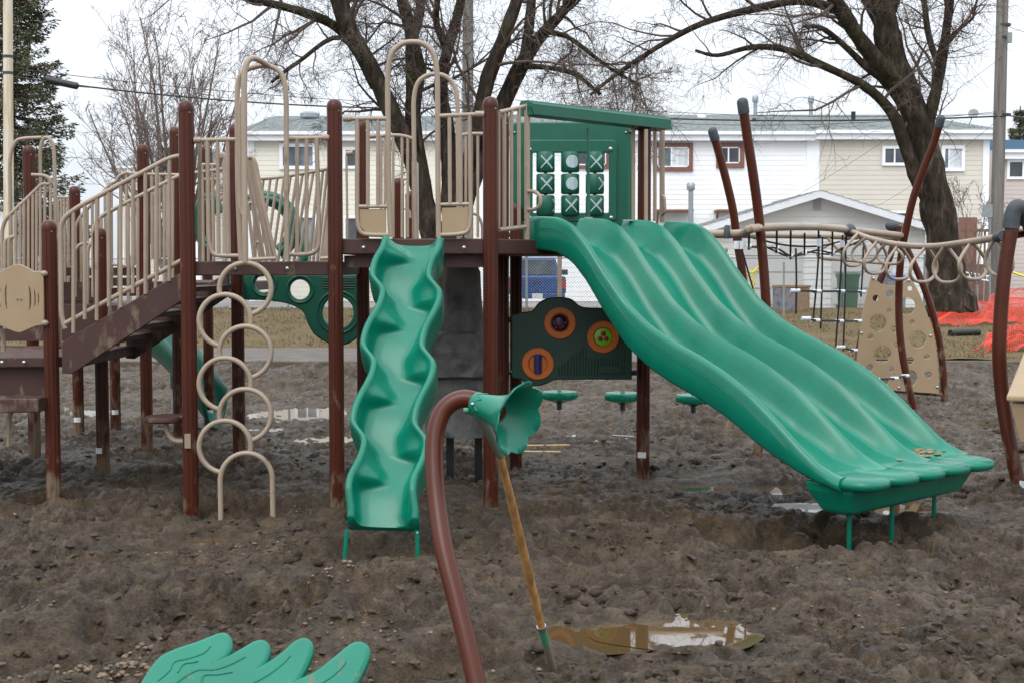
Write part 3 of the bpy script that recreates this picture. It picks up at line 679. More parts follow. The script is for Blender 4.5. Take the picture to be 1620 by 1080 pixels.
def make_shed_deck():
    # timber stair and deck rail behind the right-hand tree
    t = thing('timber_deck', at(1535, 480, 48), 'weathered timber deck railing beside the right bare tree', 'deck')
    for i in range(9):
        x = X_at(1436 + i * 15, 48); mk('baluster', MB().box((x, 48, Z_at(392, 48)), (0.06, 0.06, 1.25)), 'fence_wood', t, smooth=False)
    mk('rail', MB().box((X_at(1496, 48), 48, Z_at(365, 48)), (3.1, 0.1, 0.1)), 'fence_wood', t, smooth=False)
    mk('rail', MB().box((X_at(1496, 48), 48.0, Z_at(421, 48)), (3.1, 0.1, 0.12)), 'fence_wood', t, smooth=False)
    for i in range(18):
        x = X_at(1432 + i * 9.2, 47.6); mk('board', MB().box((x, 47.6, Z_at(450, 47.6)), (0.19, 0.03, 1.4)), 'fence_wood', t, smooth=False)
    t2 = thing('ladder', at(1548, 437, 46), 'white aluminium ladder lying on its side by the deck', 'ladder')
    for k in (0, 1): mk('rail', MB().tube([at(1520, 430 + 7 * k, 46), at(1580, 440 + 7 * k, 46)], 0.03, 6), 'white_paint', t2)
    for k in range(6): mk('rung', MB().tube([at(1525 + 9 * k, 431 + 1.5 * k, 46), at(1525 + 9 * k, 438 + 1.5 * k, 46)], 0.018, 6), 'white_paint', t2)
make_shed_deck()

# ================================================================ CHAIN LINK FENCE
def make_fence(name, pxa, pxb, Y, hgt, label, step_px=120):
    xa, xb = X_at(pxa, Y), X_at(pxb, Y); z0 = zter(Y)
    t = thing(name, ((xa + xb) / 2, Y, z0), label, 'fence')
    n = max(2, int(round((pxb - pxa) / step_px)))
    for i in range(n + 1):
        x = xa + (xb - xa) * i / n
        p = mk('post', MB().tube([(x, Y, z0 - 0.3), (x, Y, z0 + hgt + 0.08)], 0.038, 8), 'galvanised', t)
        mk('post_cap', MB().sphere((x, Y, z0 + hgt + 0.08), 0.045, 8, 4), 'galvanised', p)
    mk('top_rail', MB().tube([(xa, Y, z0 + hgt), (xb, Y, z0 + hgt)], 0.024, 6), 'galvanised', t)
    mb = MB(); d = 0.085; k = xa - hgt; r = 0.0035
    while k < xb:
        for s in (1, -1):
            lo, hi = (k, k + hgt) if s > 0 else (k + hgt, k)
            a = Vector((lo, Y + 0.02 * s * 0.2, z0 + 0.03)); b = Vector((hi, Y + 0.02 * s * 0.2, z0 + hgt))
            if min(lo, hi) < xa or max(lo, hi) > xb:
                continue
            mb.tube([a, b], r, 3, cap=False)
        k += d
    tag(mk('wire_mesh', mb, 'galvanised', t, fix=False), kind='stuff')
make_fence('chain_link_fence', 330, 1462, 38.2, 1.5, 'grey chain link fence running behind the whole playground')
make_fence('chain_link_fence', -40, 330, 38.4, 1.5, 'grey chain link fence at the far left below the spruce')

# ================================================================ TREES
def limb_pts(l, Y, yoff=None):
    out = []; n = len(l)
    for i, (px, py, r) in enumerate(l):
        out.append((at(px, py, Y + (yoff or 0) * (i / max(1, n - 1))), r * Y / F))
    return out
class Grower:
    def __init__(s, seed): s.r = random.Random(seed); s.mb = MB(); s.count = 0
    def branch(s, p, d, length, rad, lvl, P):
        n = P['seg'][lvl]; pts = [p]; rs = [rad]; dirs = [d]
        q = p.copy(); dd = d.copy()
        for i in range(n):
            j = P['jit'][lvl]
            dd = (dd + Vector((s.r.gauss(0, j), s.r.gauss(0, j), s.r.gauss(0, j))) + Vector((0, 0, P['grav'][lvl]))).normalized()
            q = q + dd * (length / n); pts.append(q.copy()); rs.append(max(P['rmin'], rad * (1 - 0.85 * (i + 1) / n))); dirs.append(dd.copy())
        s.mb.tube(pts, rs, 3 if lvl > 0 else 5, cap=False); s.count += 1
        if lvl + 1 < len(P['seg']): s.kids(pts, rs, dirs, length, lvl + 1, P)
    def kids(s, pts, rs, dirs, length, lvl, P, start=0.15):
        n = P['num'][lvl]; n = max(1, int(n * s.r.uniform(0.7, 1.3)))
        for _ in range(n):
            t = start + (1 - start) * s.r.random() ** 0.8; f = t * (len(pts) - 1); i = min(int(f), len(pts) - 2); k = f - i
            p = pts[i].lerp(pts[i + 1], k); d = dirs[min(i + 1, len(dirs) - 1)]
            w = Vector((s.r.gauss(0, 1), s.r.gauss(0, 1) * 0.8, s.r.gauss(0, 1)))
            w = (w - d * w.dot(d)); w.normalize()
            nd = (d * P['fwd'][lvl] + w * P['side'][lvl]).normalized()
            L = length * P['len'][lvl] * s.r.uniform(0.5, 1.2) * (1.15 - 0.5 * t)
            r = max(P['rmin'], min((rs[i] * (1 - k) + rs[i + 1] * k) * P['rf'][lvl], P['rmax'][lvl]))
            s.branch(p, nd, L, r, lvl, P)
def flare(l): return l
def make_tree(name, base_px, Y, limbs, label, P, kids0, seed, yoffs, twigmat='twig'):
    b = at(*base_px, Y); t = thing(name, b, label, 'tree')
    tm = MB(); g = Grower(seed); rnd = random.Random(seed)
    for i, l in enumerate(limbs):
        pr = limb_pts(l, Y, yoffs[i]); pts = sm([p for p, _ in pr], 5)
        rs0 = [r for _, r in pr]; rs = [float(np.interp(k / (len(pts) - 1) * (len(rs0) - 1), range(len(rs0)), rs0)) for k in range(len(pts))]
        # knobbly bark outline
        ph = rnd.uniform(0, 9); rs = [r * (1 + 0.05 * math.sin(k * 0.9 + ph) + 0.03 * rnd.uniform(-1, 1)) for k, r in enumerate(rs)]
        pts = [p + Vector((rnd.uniform(-1, 1), rnd.uniform(-1, 1), 0)) * r * 0.05 for p, r in zip(pts, rs)]
        tm.tube(pts, rs, 14 if max(rs) > 0.2 else 8)
        if kids0[i]:
            dirs = [(pts[min(k + 1, len(pts) - 1)] - pts[max(k - 1, 0)]).normalized() for k in range(len(pts))]
            L = sum((pts[k + 1] - pts[k]).length for k in range(len(pts) - 1))
            P2_ = dict(P); P2_['num'] = [kids0[i]] + list(P['num'][1:])
            g.kids(pts, rs, dirs, min(L, 6.0), 0, P2_, start=0.22)
    mk('trunk', tm, 'bark', t, fix=False, auto=None)
    tag(mk('crown', g.mb, twigmat, t, fix=False, smooth=False), kind='stuff')
    print(name, 'twigs', g.count)
    return t
PT = dict(seg=[6, 5, 3], num=[10, 11, 10], jit=[0.20, 0.22, 0.24], grav=[0.0, -0.05, -0.09], len=[0.50, 0.56, 0.60], fwd=[0.7, 0.6, 0.5], side=[0.8, 0.85, 0.9], rf=[0.45, 0.5, 0.55], rmax=[0.05, 0.017, 0.008], rmin=0.0038)
TY = 33.0
T1 = [
 [(708, 520, 52), (706, 440, 42), (703, 392, 36), (700, 370, 30)],
 [(690, 410, 20), (678, 345, 17), (660, 275, 15), (632, 205, 14), (600, 135, 14), (572, 82, 13), (545, 30, 12), (525, -20, 10), (500, -90, 8), (470, -190, 5)],
 [(668, 300, 10), (655, 235, 12), (653, 170, 12), (652, 105, 11), (650, 50, 11), (636, 0, 9), (622, -70, 7), (600, -170, 4)],
 [(651, 70, 8), (662, 30, 8), (668, -20, 7), (680, -90, 5), (690, -180, 4)],
 [(722, 410, 20), (716, 345, 17), (712, 275, 15), (706, 200, 13), (697, 140, 11), (708, 80, 9), (724, 25, 8), (735, -40, 7), (745, -150, 4)],
 [(722, 350, 13), (738, 270, 12), (756, 195, 12), (772, 125, 12), (795, 65, 11), (818, 0, 9), (838, -70, 7), (860, -170, 4)],
 [(735, 320, 14), (768, 235, 14), (800, 155, 14), (830, 95, 12), (862, 50, 9), (894, 15, 8), (930, -40, 6), (980, -120, 4)],
 [(828, 102, 9), (836, 50, 8), (842, -10, 7), (850, -80, 5), (852, -160, 3)],
 [(575, 88, 9), (530, 42, 8), (480, 20, 7), (420, 4, 6), (360, -10, 4), (290, -20, 3)],
 [(590, 112, 7), (560, 60, 7), (548, 10, 6), (540, -60, 5), (530, -140, 3)],
 [(655, 300, 6), (630, 200, 6), (600, 150, 6), (580, 90, 5), (560, 40, 4)],
 [(690, 400, 7), (680, 320, 7), (668, 245, 6), (660, 180, 5), (668, 110, 5), (655, 60, 4)],
 [(835, 105, 5), (870, 108, 4), (910, 118, 4), (950, 150, 3)],
 [(690, 150, 6), (705, 90, 5), (690, 30, 5), (700, -40, 4)],
 [(590, 140, 4), (540, 60, 4), (470, 100, 3), (430, 130, 2.5)],
 [(860, 50, 5), (900, 60, 4), (960, 105, 3), (1010, 135, 2.5)],
]
make_tree('bare_tree', (706, 492), TY, T1, 'big multi-stemmed bare tree standing behind the arched guard rails', PT, [0, 14, 13, 9, 12, 12, 13, 9, 13, 8, 8, 8, 8, 8, 9, 9], 4,
          [0, -1.2, 1.0, 1.5, 0.8, -0.6, 1.2, 0.5, -1.5, 1.0, 0.8, -0.5, 0.6, -1, -2, 1.0])
T2Y = 35.0
T2 = [
 [(1506, 505, 48.2), (1503, 470, 34.4), (1497, 425, 28.4), (1490, 370, 25.8), (1481, 320, 25.8), (1470, 270, 23.2), (1461, 220, 21.5), (1448, 180, 21.5), (1425, 125, 20.6), (1407, 70, 20.6), (1397, 20, 18.9), (1385, -40, 15.5), (1370, -130, 10.3), (1360, -230, 6.0)],
 [(1462, 235, 11.2), (1472, 180, 10.3), (1484, 130, 8.6), (1494, 70, 7.7), (1502, 10, 6.9), (1508, -60, 5.2), (1516, -140, 3.4)],
 [(1432, 140, 14.6), (1395, 105, 12.9), (1360, 62, 12.0), (1333, 20, 11.2), (1305, -25, 9.5), (1270, -90, 6.9), (1240, -170, 4.3)],
 [(1478, 335, 12.0), (1452, 285, 11.2), (1432, 230, 10.3), (1412, 180, 8.6), (1370, 138, 6.9), (1310, 108, 6.0), (1245, 80, 5.2), (1190, 75, 4.3), (1135, 88, 3.0), (1100, 80, 2.1)],
 [(1450, 215, 8.6), (1425, 165, 7.7), (1398, 128, 6.9), (1372, 108, 6.0), (1335, 72, 5.2), (1300, 45, 4.3), (1270, 42, 2.6)],
 [(1340, 25, 7.7), (1275, 2, 6.9), (1195, 14, 6.0), (1110, 38, 4.7), (1040, 75, 3.9), (975, 118, 3.0), (935, 150, 2.1)],
 [(1403, 60, 8.6), (1375, 10, 7.7), (1345, -50, 6.9), (1320, -130, 4.3)],
 [(1488, 110, 5.2), (1470, 60, 5.2), (1462, 0, 4.3), (1455, -70, 3.4)],
 [(1400, 50, 7.7), (1420, -10, 7.7), (1440, -80, 6.0), (1455, -160, 3.4)],
]
make_tree('bare_tree', (1500, 486), T2Y, T2, 'thick trunked bare tree standing right of the garage', PT, [9, 11, 14, 14, 10, 16, 9, 9, 9], 9, [0, -1, -2.0, -1.0, 0.8, -2.5, 1.5, 1.2, 0.5])
# young bare tree at left
def make_bush_tree(name, px, py, Y, n, spread, hgt, label, seed, twigmat, P, r0):
    b = at(px, py, Y); b.z = 0.64; t = thing(name, b, label, 'tree'); g = Grower(seed); rnd = random.Random(seed); tm = MB()
    tm.tube([b - Vector((0, 0, 0.3)), b + Vector((0, 0, 1.2))], [r0 * 1.6, r0 * 1.2], 8)
    for i in range(n):
        a = (i + rnd.random()) / n * 2 - 1; d = Vector((a * spread, rnd.uniform(-0.35, 0.35), 1)).normalized()
        L = hgt * rnd.uniform(0.75, 1.1) * (1 - 0.25 * abs(a)); pts = [b + Vector((0, 0, 0.8))]; dd = d.copy(); rs = [r0]
        for k in range(8):
            dd = (dd + Vector((rnd.gauss(0, 0.07), rnd.gauss(0, 0.07), 0.05))).normalized(); pts.append(pts[-1] + dd * L / 8); rs.append(r0 * (1 - 0.9 * (k + 1) / 8) + 0.008)
        tm.tube(pts, rs, 5, cap=False)
        dirs = [(pts[min(k + 1, 8)] - pts[max(k - 1, 0)]).normalized() for k in range(9)]; g.kids(pts, rs, dirs, L, 0, P, 0.2)
    mk('trunk', tm, twigmat, t, fix=False, auto=None); tag(mk('crown', g.mb, twigmat, t, fix=False, smooth=False), kind='stuff'); print(name, g.count)
PB = dict(seg=[5, 4, 3], num=[11, 8, 4], jit=[0.12, 0.15, 0.2], grav=[0.07, 0.06, 0.03], len=[0.42, 0.45, 0.45], fwd=[0.9, 0.8, 0.7], side=[0.5, 0.6, 0.7], rf=[0.5, 0.5, 0.6], rmax=[0.04, 0.018, 0.01], rmin=0.0075)
make_bush_tree('bare_tree', 268, 480, 46, 17, 0.62, 8.6, 'pale multi-stemmed bare tree between the spruce and the cream house', 5, 'twig_pale', PB, 0.09)
PD = dict(seg=[5, 4, 3], num=[12, 11, 7], jit=[0.2, 0.25, 0.3], grav=[0.0, -0.02, -0.04], len=[0.5, 0.5, 0.5], fwd=[0.7, 0.6, 0.5], side=[0.8, 0.9, 0.9], rf=[0.5, 0.5, 0.6], rmax=[0.06, 0.025, 0.014], rmin=0.0095)
make_bush_tree('bare_tree', 985, 330, 76, 11, 0.85, 11.2, 'dense brown twiggy tree rising behind the white house roof', 8, 'twig_brown', PD, 0.16)
make_bush_tree('bare_tree', 1545, 460, 44, 6, 0.8, 3.6, 'small bare sapling beside the utility pole at right', 15, 'twig_pale', dict(PB, num=[7, 5, 3]), 0.03)

def make_spruce(px, base_py, top_py, Y, wpx, label, seed):
    b = at(px, base_py, Y); top = at(px, top_py, Y).z; hh = top - b.z; rnd = random.Random(seed)
    t = thing('spruce_tree', b, label, 'tree'); mk('trunk', MB().tube([b, b + Vector((0, 0, hh))], [0.25, 0.03], 8), 'bark', t)
    wood = MB(); V = []; Fc = []
    W = wpx * Y / F; z = 0.06
    while z < 1:
        nb = 9
        for k in range(nb):
            a = rnd.uniform(0, 6.28); L = W * (1 - z) ** 0.8 * rnd.uniform(0.65, 1.15) + 0.15
            d = Vector((math.cos(a), math.sin(a), 0)); p0 = b + Vector((0, 0, hh * z)); pts = []
            for q in range(6):
                f = q / 5; pts.append(p0 + d * L * f + Vector((0, 0, -0.35 * L * f + 0.42 * L * f * f)))
            wood.tube(pts, [0.03, 0.025, 0.02, 0.015, 0.012, 0.008], 3, cap=False)
            m = int(50 + 80 * L)
            for _ in range(m):
                f = rnd.random() ** 0.7; i = min(int(f * 5), 4); p = pts[i].lerp(pts[i + 1], f * 5 - i)
                # hanging sprays of needles
                side = Vector((-d.y, d.x, 0)) * rnd.gauss(0, 0.16 * (1.2 - f)); p = p + side + Vector((0, 0, rnd.uniform(-0.22, 0.05)))
                e = (d * rnd.uniform(0.2, 1) + Vector((rnd.gauss(0, .5), rnd.gauss(0, .5), rnd.uniform(-.7, .25)))).normalized(); w = e.orthogonal().normalized(); w = (w * math.cos(rnd.uniform(0, 6.28)) + e.cross(w) * math.sin(rnd.uniform(0, 6.28)))
                l, ww = rnd.uniform(0.10, 0.24), rnd.uniform(0.014, 0.028); o = len(V)
                V += [p - w * ww * 0.5, p + e * l * 0.5 - w * ww, p + e * l, p + e * l * 0.5 + w * ww]; Fc.append((o, o + 1, o + 2, o + 3))
        z += 0.26 / hh * (1.6 if hh < 6 else 1.25)
    mb = MB(); mb._add(V, Fc); tag(mk('crown', mb, 'needles', t, fix=False, smooth=False), kind='stuff'); tag(mk('branches', wood, 'twig', t, fix=False), kind='stuff')
make_spruce(22, 470, -260, 42, 118, 'tall dark green spruce behind the left utility pole', 3)
make_spruce(1608, 470, 168, 75, 62, 'small dark spruce peeking above the blue roofed house', 6)

# ================================================================ POLES AND WIRES
def pole(px_top, px_bot, base_py, Y, rpx, mat, label, top_py=-160):
    a, b = at(px_bot, base_py, Y), at(px_top, top_py, Y); b.y = a.y; r = rpx * Y / F
    t = thing('utility_pole', a, label, 'pole')
    mk('shaft', MB().tube([a - Vector((0, 0, 0.4)), a.lerp(b, 0.5), b], [r * 1.1, r, r * 0.9], 14), mat, t); return t
pl1 = pole(12, 14, 480, 39.5, 7.5, 'pole_pale', 'pale weathered utility pole in front of the tall spruce')
pl2 = pole(741, 739, 480, 48, 9, 'pole_wood', 'grey utility pole half hidden behind the multi-stemmed tree')
pl3 = pole(1590, 1574, 482, 40, 9.5, 'pole_wood', 'leaning grey utility pole at the right beside the thick trunked tree')
for py in (147, 166): mk('clamp', MB().lathe([(0.22, 0), (0.22, 0.12)], at(739.5, py, 48) - Vector((0, 0, 0.06)), n=14), 'transformer', pl2)
for py in (90, 116): mk('clamp', MB().lathe([(0.15, 0), (0.15, 0.08)], at(12.5, py, 39.5) - Vector((0, 0, 0.04)), n=12), 'rubber', pl1)
for py in (40, 60, 182): mk('clamp', MB().lathe([(0.21, 0), (0.21, 0.06)], at(1588, py, 40) - Vector((0, 0, 0.03)), n=12), 'rubber', pl3)
mk('bracket', MB().box(at(1597, 60, 39.7), (0.12, 0.12, 0.3)), 'transformer', pl3, smooth=False)
def wire(a, b, sag, r, label, mat='wire'):
    A, B = at(*a), at(*b); pts = []
    for k in range(25):
        t = k / 24; p = A.lerp(B, t); p.z -= sag * 4 * t * (1 - t); pts.append(p)
    return tag(mk('overhead_wire', MB().tube(pts, r, 5), mat), label, 'wire', 'overhead wires')
wire((-40, 100, 39.3), (739, 167, 47.7), 0.22, 0.011, 'thin upper wire from the left pole to the hidden pole')
wire((-40, 113, 39.3), (739, 171, 47.7), 0.34, 0.026, 'thick black cable from the left pole to the hidden pole')
wire((739, 150, 47.7), (1588, 180, 39.8), 0.35, 0.010, 'thin upper wire from the hidden pole to the right pole')
wire((739, 168, 47.7), (1588, 184, 39.8), 0.30, 0.026, 'thick black cable from the hidden pole to the right pole')
wire((739, 160, 47.7), (1588, 176, 39.8), 0.62, 0.008, 'lowest slack thin wire above the white house roof')
wire((1586, 90, 39.7), (1220, 333, 54), 0.2, 0.006, 'service wire falling from the right pole to the garage')
wire((1586, 184, 39.7), (1380, 330, 54.6), 0.2, 0.006, 'service wire falling from the right pole to the beige house')
wire((1588, 40, 39.8), (1720, 70, 45), 0.1, 0.008, 'wire leaving the right pole at its top')
wire((1588, 182, 39.8), (1720, 188, 45), 0.1, 0.02, 'thick cable leaving the right pole')
spl = thing('splice_case', at(97, 132, 40), 'black cable splice case hanging on the wire at upper left', 'splice case')
a, b = at(73, 126, 40), at(124, 137, 40)
mk('body', MB().tube([a, a.lerp(b, 0.04), a.lerp(b, 0.96), b], [0.06, 0.105, 0.105, 0.06], 12), 'black_plastic', spl)
mk('bracket', MB().tube([at(62, 121, 40), a, b, at(142, 138.5, 40)], 0.02, 6), 'wire', spl)

# ================================================================ TRUCK, BINS, SMALL BACKGROUND THINGS
def make_truck():
    Y = 41.0; g = 0.655; xc = X_at(850, Y); t = thing('pickup_truck', (xc, Y, g), 'blue pickup truck seen from behind through the chain link fence', 'truck')
    W = 1.78
    body = MB(); prof = [(-0.82, 0.48), (-0.89, 0.62), (-0.89, 1.02), (-0.85, 1.10), (0.85, 1.10), (0.89, 1.02), (0.89, 0.62), (0.82, 0.48)]
    body.prism([(xc + a, Y, g + z) for a, z in prof], (0, 4.7, 0)); bevel(mk('body', body, 'truck_blue', t, smooth=False), 0.03)
    cab = MB(); rows = []
    for (y, w, z) in ((1.95, 0.80, 1.09), (2.1, 0.64, 1.66), (2.35, 0.60, 1.72), (3.3, 0.60, 1.70), (4.0, 0.78, 1.09)):
        rows.append([Vector((xc - w, Y + y, g + 1.05)), Vector((xc - w, Y + y, g + z)), Vector((xc + w, Y + y, g + z)), Vector((xc + w, Y + y, g + 1.05))])
    cab.grid(rows, caps=True); bevel(mk('cab', cab, 'truck_blue', t, smooth=False), 0.03)
    mk('rear_window', MB().prism([(xc - 0.62, Y + 1.965, g + 1.16), (xc + 0.62, Y + 1.965, g + 1.16), (xc + 0.55, Y + 2.08, g + 1.60), (xc - 0.55, Y + 2.08, g + 1.60)], (0, -0.02, 0)), 'glass_dark', t, smooth=False)
    tg = mk('tailgate', MB().box((xc, Y - 0.015, g + 0.83), (1.42, 0.03, 0.44)), 'truck_blue', t, smooth=False); bevel(tg, 0.01)
    mk('handle', MB().box((xc, Y - 0.04, g + 0.92), (0.22, 0.02, 0.07)), 'black_plastic', tg, smooth=False)
    for s in (-1, 1):
        mk('tail_light', MB().box((xc + s * 0.80, Y - 0.02, g + 0.86), (0.15, 0.05, 0.26)), 'tail_red', t, smooth=False)
        w = mk('wheel', MB().lathe([(0.2, 0), (0.34, 0.02), (0.36, 0.08), (0.36, 0.18), (0.34, 0.24), (0.2, 0.24)], (xc + s * 0.86 - s * 0.26, Y + 0.95, g + 0.36), (s, 0, 0), 20), 'black_plastic', t)
        mk('wheel', MB().lathe([(0.2, 0), (0.34, 0.02), (0.36, 0.08), (0.36, 0.18), (0.34, 0.24), (0.2, 0.24)], (xc + s * 0.86 - s * 0.26, Y + 3.9, g + 0.36), (s, 0, 0), 20), 'black_plastic', t)
        mk('mirror', MB().box((xc + s * 0.98, Y + 3.4, g + 1.22), (0.2, 0.1, 0.18)), 'black_plastic', t, smooth=False)
    mk('headrest', MB().box((xc + 0.25, Y + 2.3, g + 1.25), (0.5, 0.15, 0.4)), 'black_plastic', t, smooth=False)
    bp = mk('bumper', MB().box((xc, Y - 0.1, g + 0.50), (1.7, 0.16, 0.17)), 'truck_blue', t, smooth=False); bevel(bp, 0.03)
    mk('licence_plate', MB().box((xc, Y - 0.19, g + 0.50), (0.32, 0.015, 0.16)), 'plate', bp, smooth=False)
make_truck()
def make_bin(px0, px1, py0, py1, Y, body, lid, label):
    x0, x1 = X_at(px0, Y), X_at(px1, Y); z1, z0 = Z_at(py0, Y), 0.66; xm = (x0 + x1) / 2; w = (x1 - x0) / 2
    t = thing('wheelie_bin', (xm, Y, z0), label, 'bin'); rows = []
    for (z, k) in ((z0 + 0.05, 0.78), (z1 - 0.12, 0.95), (z1 - 0.12, 1.02), (z1 - 0.05, 1.02)):
        rows.append([Vector((xm + sx * w * k, Y + sy * 0.32 * k + 0.32, z)) for sx, sy in ((-1, -1), (1, -1), (1, 1), (-1, 1))])
    mk('body', MB().grid(rows, closed=True, caps=True), body, t, smooth=False)
    mk('lid', MB().grid([[Vector((xm + sx * w * k, Y + sy * 0.34 * k + 0.32, z)) for sx, sy in ((-1, -1), (1, -1), (1, 1), (-1, 1))] for z, k in ((z1 - 0.047, 1.08), (z1 - 0.02, 1.08), (z1 + 0.03, 0.9))], closed=True, caps=True), lid, t, smooth=False)
    mk('handle', MB().tube([(x0, Y + 0.7, z1 - 0.1), (x1, Y + 0.7, z1 - 0.1)], 0.025, 6), body, t)
    for s in (-1, 1): mk('wheel', MB().lathe([(0.11, 0), (0.11, 0.05)], (xm + s * w * 0.75, Y + 0.6, z0 + 0.11), (s, 0, 0), 12), 'black_plastic', t)
    mk('front_ledge', MB().box((xm, Y - 0.0, z1 - 0.38), (w * 1.5, 0.05, 0.05)), body, t, smooth=False)
make_bin(1330, 1360, 433, 488, 40.6, 'bin_green', 'bin_green', 'green wheelie bin standing by the garage door')
make_bin(1404, 1436, 437, 488, 40.6, 'transformer', 'lid_blue', 'grey bin with blue lid beyond the hole pierced climbing panel')
def make_planter():
    t = thing('planter_box', at(1268, 505, 37.0), 'square pebble faced planter with painted side near the fence', 'planter')
    Y = 37.0; x0, x1, xm = X_at(1228, Y), X_at(1284, Y), X_at(1262, Y); z0, z1 = zter(Y) - 0.05, Z_at(455, Y)
    mk('body', MB().prism([(x0, Y + 0.5, z0), (xm, Y, z0), (x1, Y + 0.25, z0), (x1 - 0.3, Y + 0.9, z0)], (0, 0, z1 - z0)), 'planter', t, smooth=False)
    mk('painted_face', MB().prism([(x0 - 0.005, Y + 0.49, z0 + 0.02), (xm - 0.01, Y - 0.01, z0 + 0.02), (xm - 0.01, Y - 0.01, z1 - 0.02), (x0 - 0.005, Y + 0.49, z1 - 0.02)], (0.0, -0.012, 0)), 'mural', t, smooth=False)
    mk('rim', MB().prism([(x0 - 0.03, Y + 0.5, z1), (xm, Y - 0.04, z1), (x1 + 0.03, Y + 0.25, z1), (x1 - 0.3, Y + 0.95, z1)], (0, 0, 0.06)), 'planter', t, smooth=False)
make_planter()
tp = tag(mk('caution_tape', MB().tube([at(1182, 428, 37.9), at(1190, 432, 37.9), at(1199, 424, 37.9)], 0.03, 4).tube([at(1178, 430, 37.9), at(1194, 448, 37.9), at(1186, 462, 37.9)], 0.03, 4).tube([at(1200, 420, 37.9), at(1186, 452, 37.9), at(1195, 460, 37.9)], 0.025, 4), 'yellow_tape'), 'tangle of yellow tape tied to the chain link fence', 'tape')
tag(mk('caution_tape', MB().tube([at(1602, 431, 37.6), at(1620, 437, 37.4), at(1650, 447, 37)], 0.03, 4), 'yellow_tape'), 'yellow tape strung above the orange mesh at right', 'tape')
tag(mk('fence_stake', MB().tube([at(1240, 505, 35.5), at(1240, 415, 35.5)], 0.03, 6), 'transformer'), 'grey steel stake standing before the painted planter', 'stake')
def make_sign():
    t = thing('sign_post', at(1566, 480, 39), 'back of a grey metal sign on a post beside the right utility pole', 'sign')
    mk('post', MB().tube([at(1566, 485, 39), at(1566, 325, 39)], 0.03, 6), 'galvanised', t); mk('plate', MB().box(at(1562, 334, 38.95), (0.3, 0.02, 0.37)), 'galvanised', t, smooth=False)
make_sign()
# white van and box at the far left edge
def make_van():
    Y = 40.5; t = thing('white_van', at(-10, 480, Y), 'white van parked behind the fence at the far left edge', 'van')
    x1 = X_at(24, Y); rows = []
    for (z, w, i) in ((0.95, 1.0, 0), (1.6, 1.0, 0), (2.4, 0.98, 0), (3.6, 0.94, 0), (3.95, 0.86, 0), (4.08, 0.7, 0)):
        rows.append([Vector((x1 - 4.6, Y, z)), Vector((x1 - 1 + w, Y, z)), Vector((x1 - 1 + w, Y + 1.9, z)), Vector((x1 - 4.6, Y + 1.9, z))])
    bevel(mk('body', MB().grid(rows, closed=True, caps=True), 'white_paint', t, smooth=False), 0.05)
    mk('side_window', MB().box((x1 - 0.8, Y - 0.012, 2.3), (1.0, 0.02, 0.55)), 'glass_dark', t, smooth=False)
    mk('trim_strip', MB().box((x1 - 2.0, Y - 0.012, 1.75), (4.0, 0.02, 0.1)), 'rubber', t, smooth=False)
    for dx in (-0.9, -3.6): mk('wheel', MB().lathe([(0.36, 0), (0.36, 0.22)], (x1 + dx, Y - 0.01, 1.2), (0, 1, 0), 18), 'black_plastic', t)
make_van()

# ================================================================ ORANGE MESH, PIPE, TIMBER, ROCKS
def make_mesh_fence(name, corners, nu, nv, label, seed, amp, thick=0.016):
    """crumpled plastic barrier mesh: strands are real geometry"""
    rnd = np.random.RandomState(seed); bl, br, tr, tl = [Vector(c) for c in corners]; P = {}
    for i in range(nu + 1):
        for j in range(nv + 1):
            u, v = i / nu, j / nv; p = (bl.lerp(br, u)).lerp(tl.lerp(tr, u), v)
            s = np.array([u * 5 + seed]); q = np.array([v * 1.6])
            d = Vector((float(fbm(s, q, 2)[0]) * 0.5, float(fbm(s + 7, q, 2)[0]), float(fbm(s - 5, q + 3, 2)[0]) * 0.9)) * amp
            P[i, j] = p + d
    mb = MB()
    for j in range(nv + 1): mb.tube([P[i, j] for i in range(nu + 1)], thick, 3, cap=False)
    for i in range(nu + 1): mb.tube([P[i, j] for j in range(nv + 1)], thick * 0.7, 3, cap=False)
    return tag(mk(name, mb, 'orange_mesh', fix=False), label, 'mesh fence')
def tp(px, py, lift=0.0):
    """point of the lawn seen at a pixel"""
    lo_, hi_ = 24.3, 38.0
    for _ in range(40):
        m_ = (lo_ + hi_) / 2
        if at(px, py, m_).z > zter(m_): lo_ = m_
        else: hi_ = m_
    p = at(px, py, lo_); p.z += lift; return p
make_mesh_fence('orange_barrier_mesh', (tp(1474, 520, 0.06), tp(1640, 514, 0.1), tp(1640, 492, 0.45), tp(1478, 502, 0.25)), 90, 26, 'orange plastic mesh lying flat along the lawn beyond the trunk', 2, 0.14, 0.007)
make_mesh_fence('orange_barrier_mesh', (tp(1545, 508, 0.1), tp(1680, 510, 0.1), tp(1680, 500, 1.1), tp(1570, 500, 0.55)), 60, 24, 'orange plastic mesh sagging upright at the right edge', 4, 0.2, 0.006)
make_mesh_fence('orange_barrier_mesh', (tp(1540, 560, 0.05), tp(1650, 558, 0.1), tp(1650, 528, 0.35), tp(1566, 534, 0.12)), 60, 30, 'crumpled orange plastic mesh heap nearest the kerb at right', 6, 0.22, 0.007)
tag(mk('drain_pipe', MB().tube([tp(1503, 533, 0.08), tp(1548, 531, 0.08)], 0.085, 12), 'black_plastic'), 'short black plastic pipe lying on the lawn before the orange mesh', 'pipe')
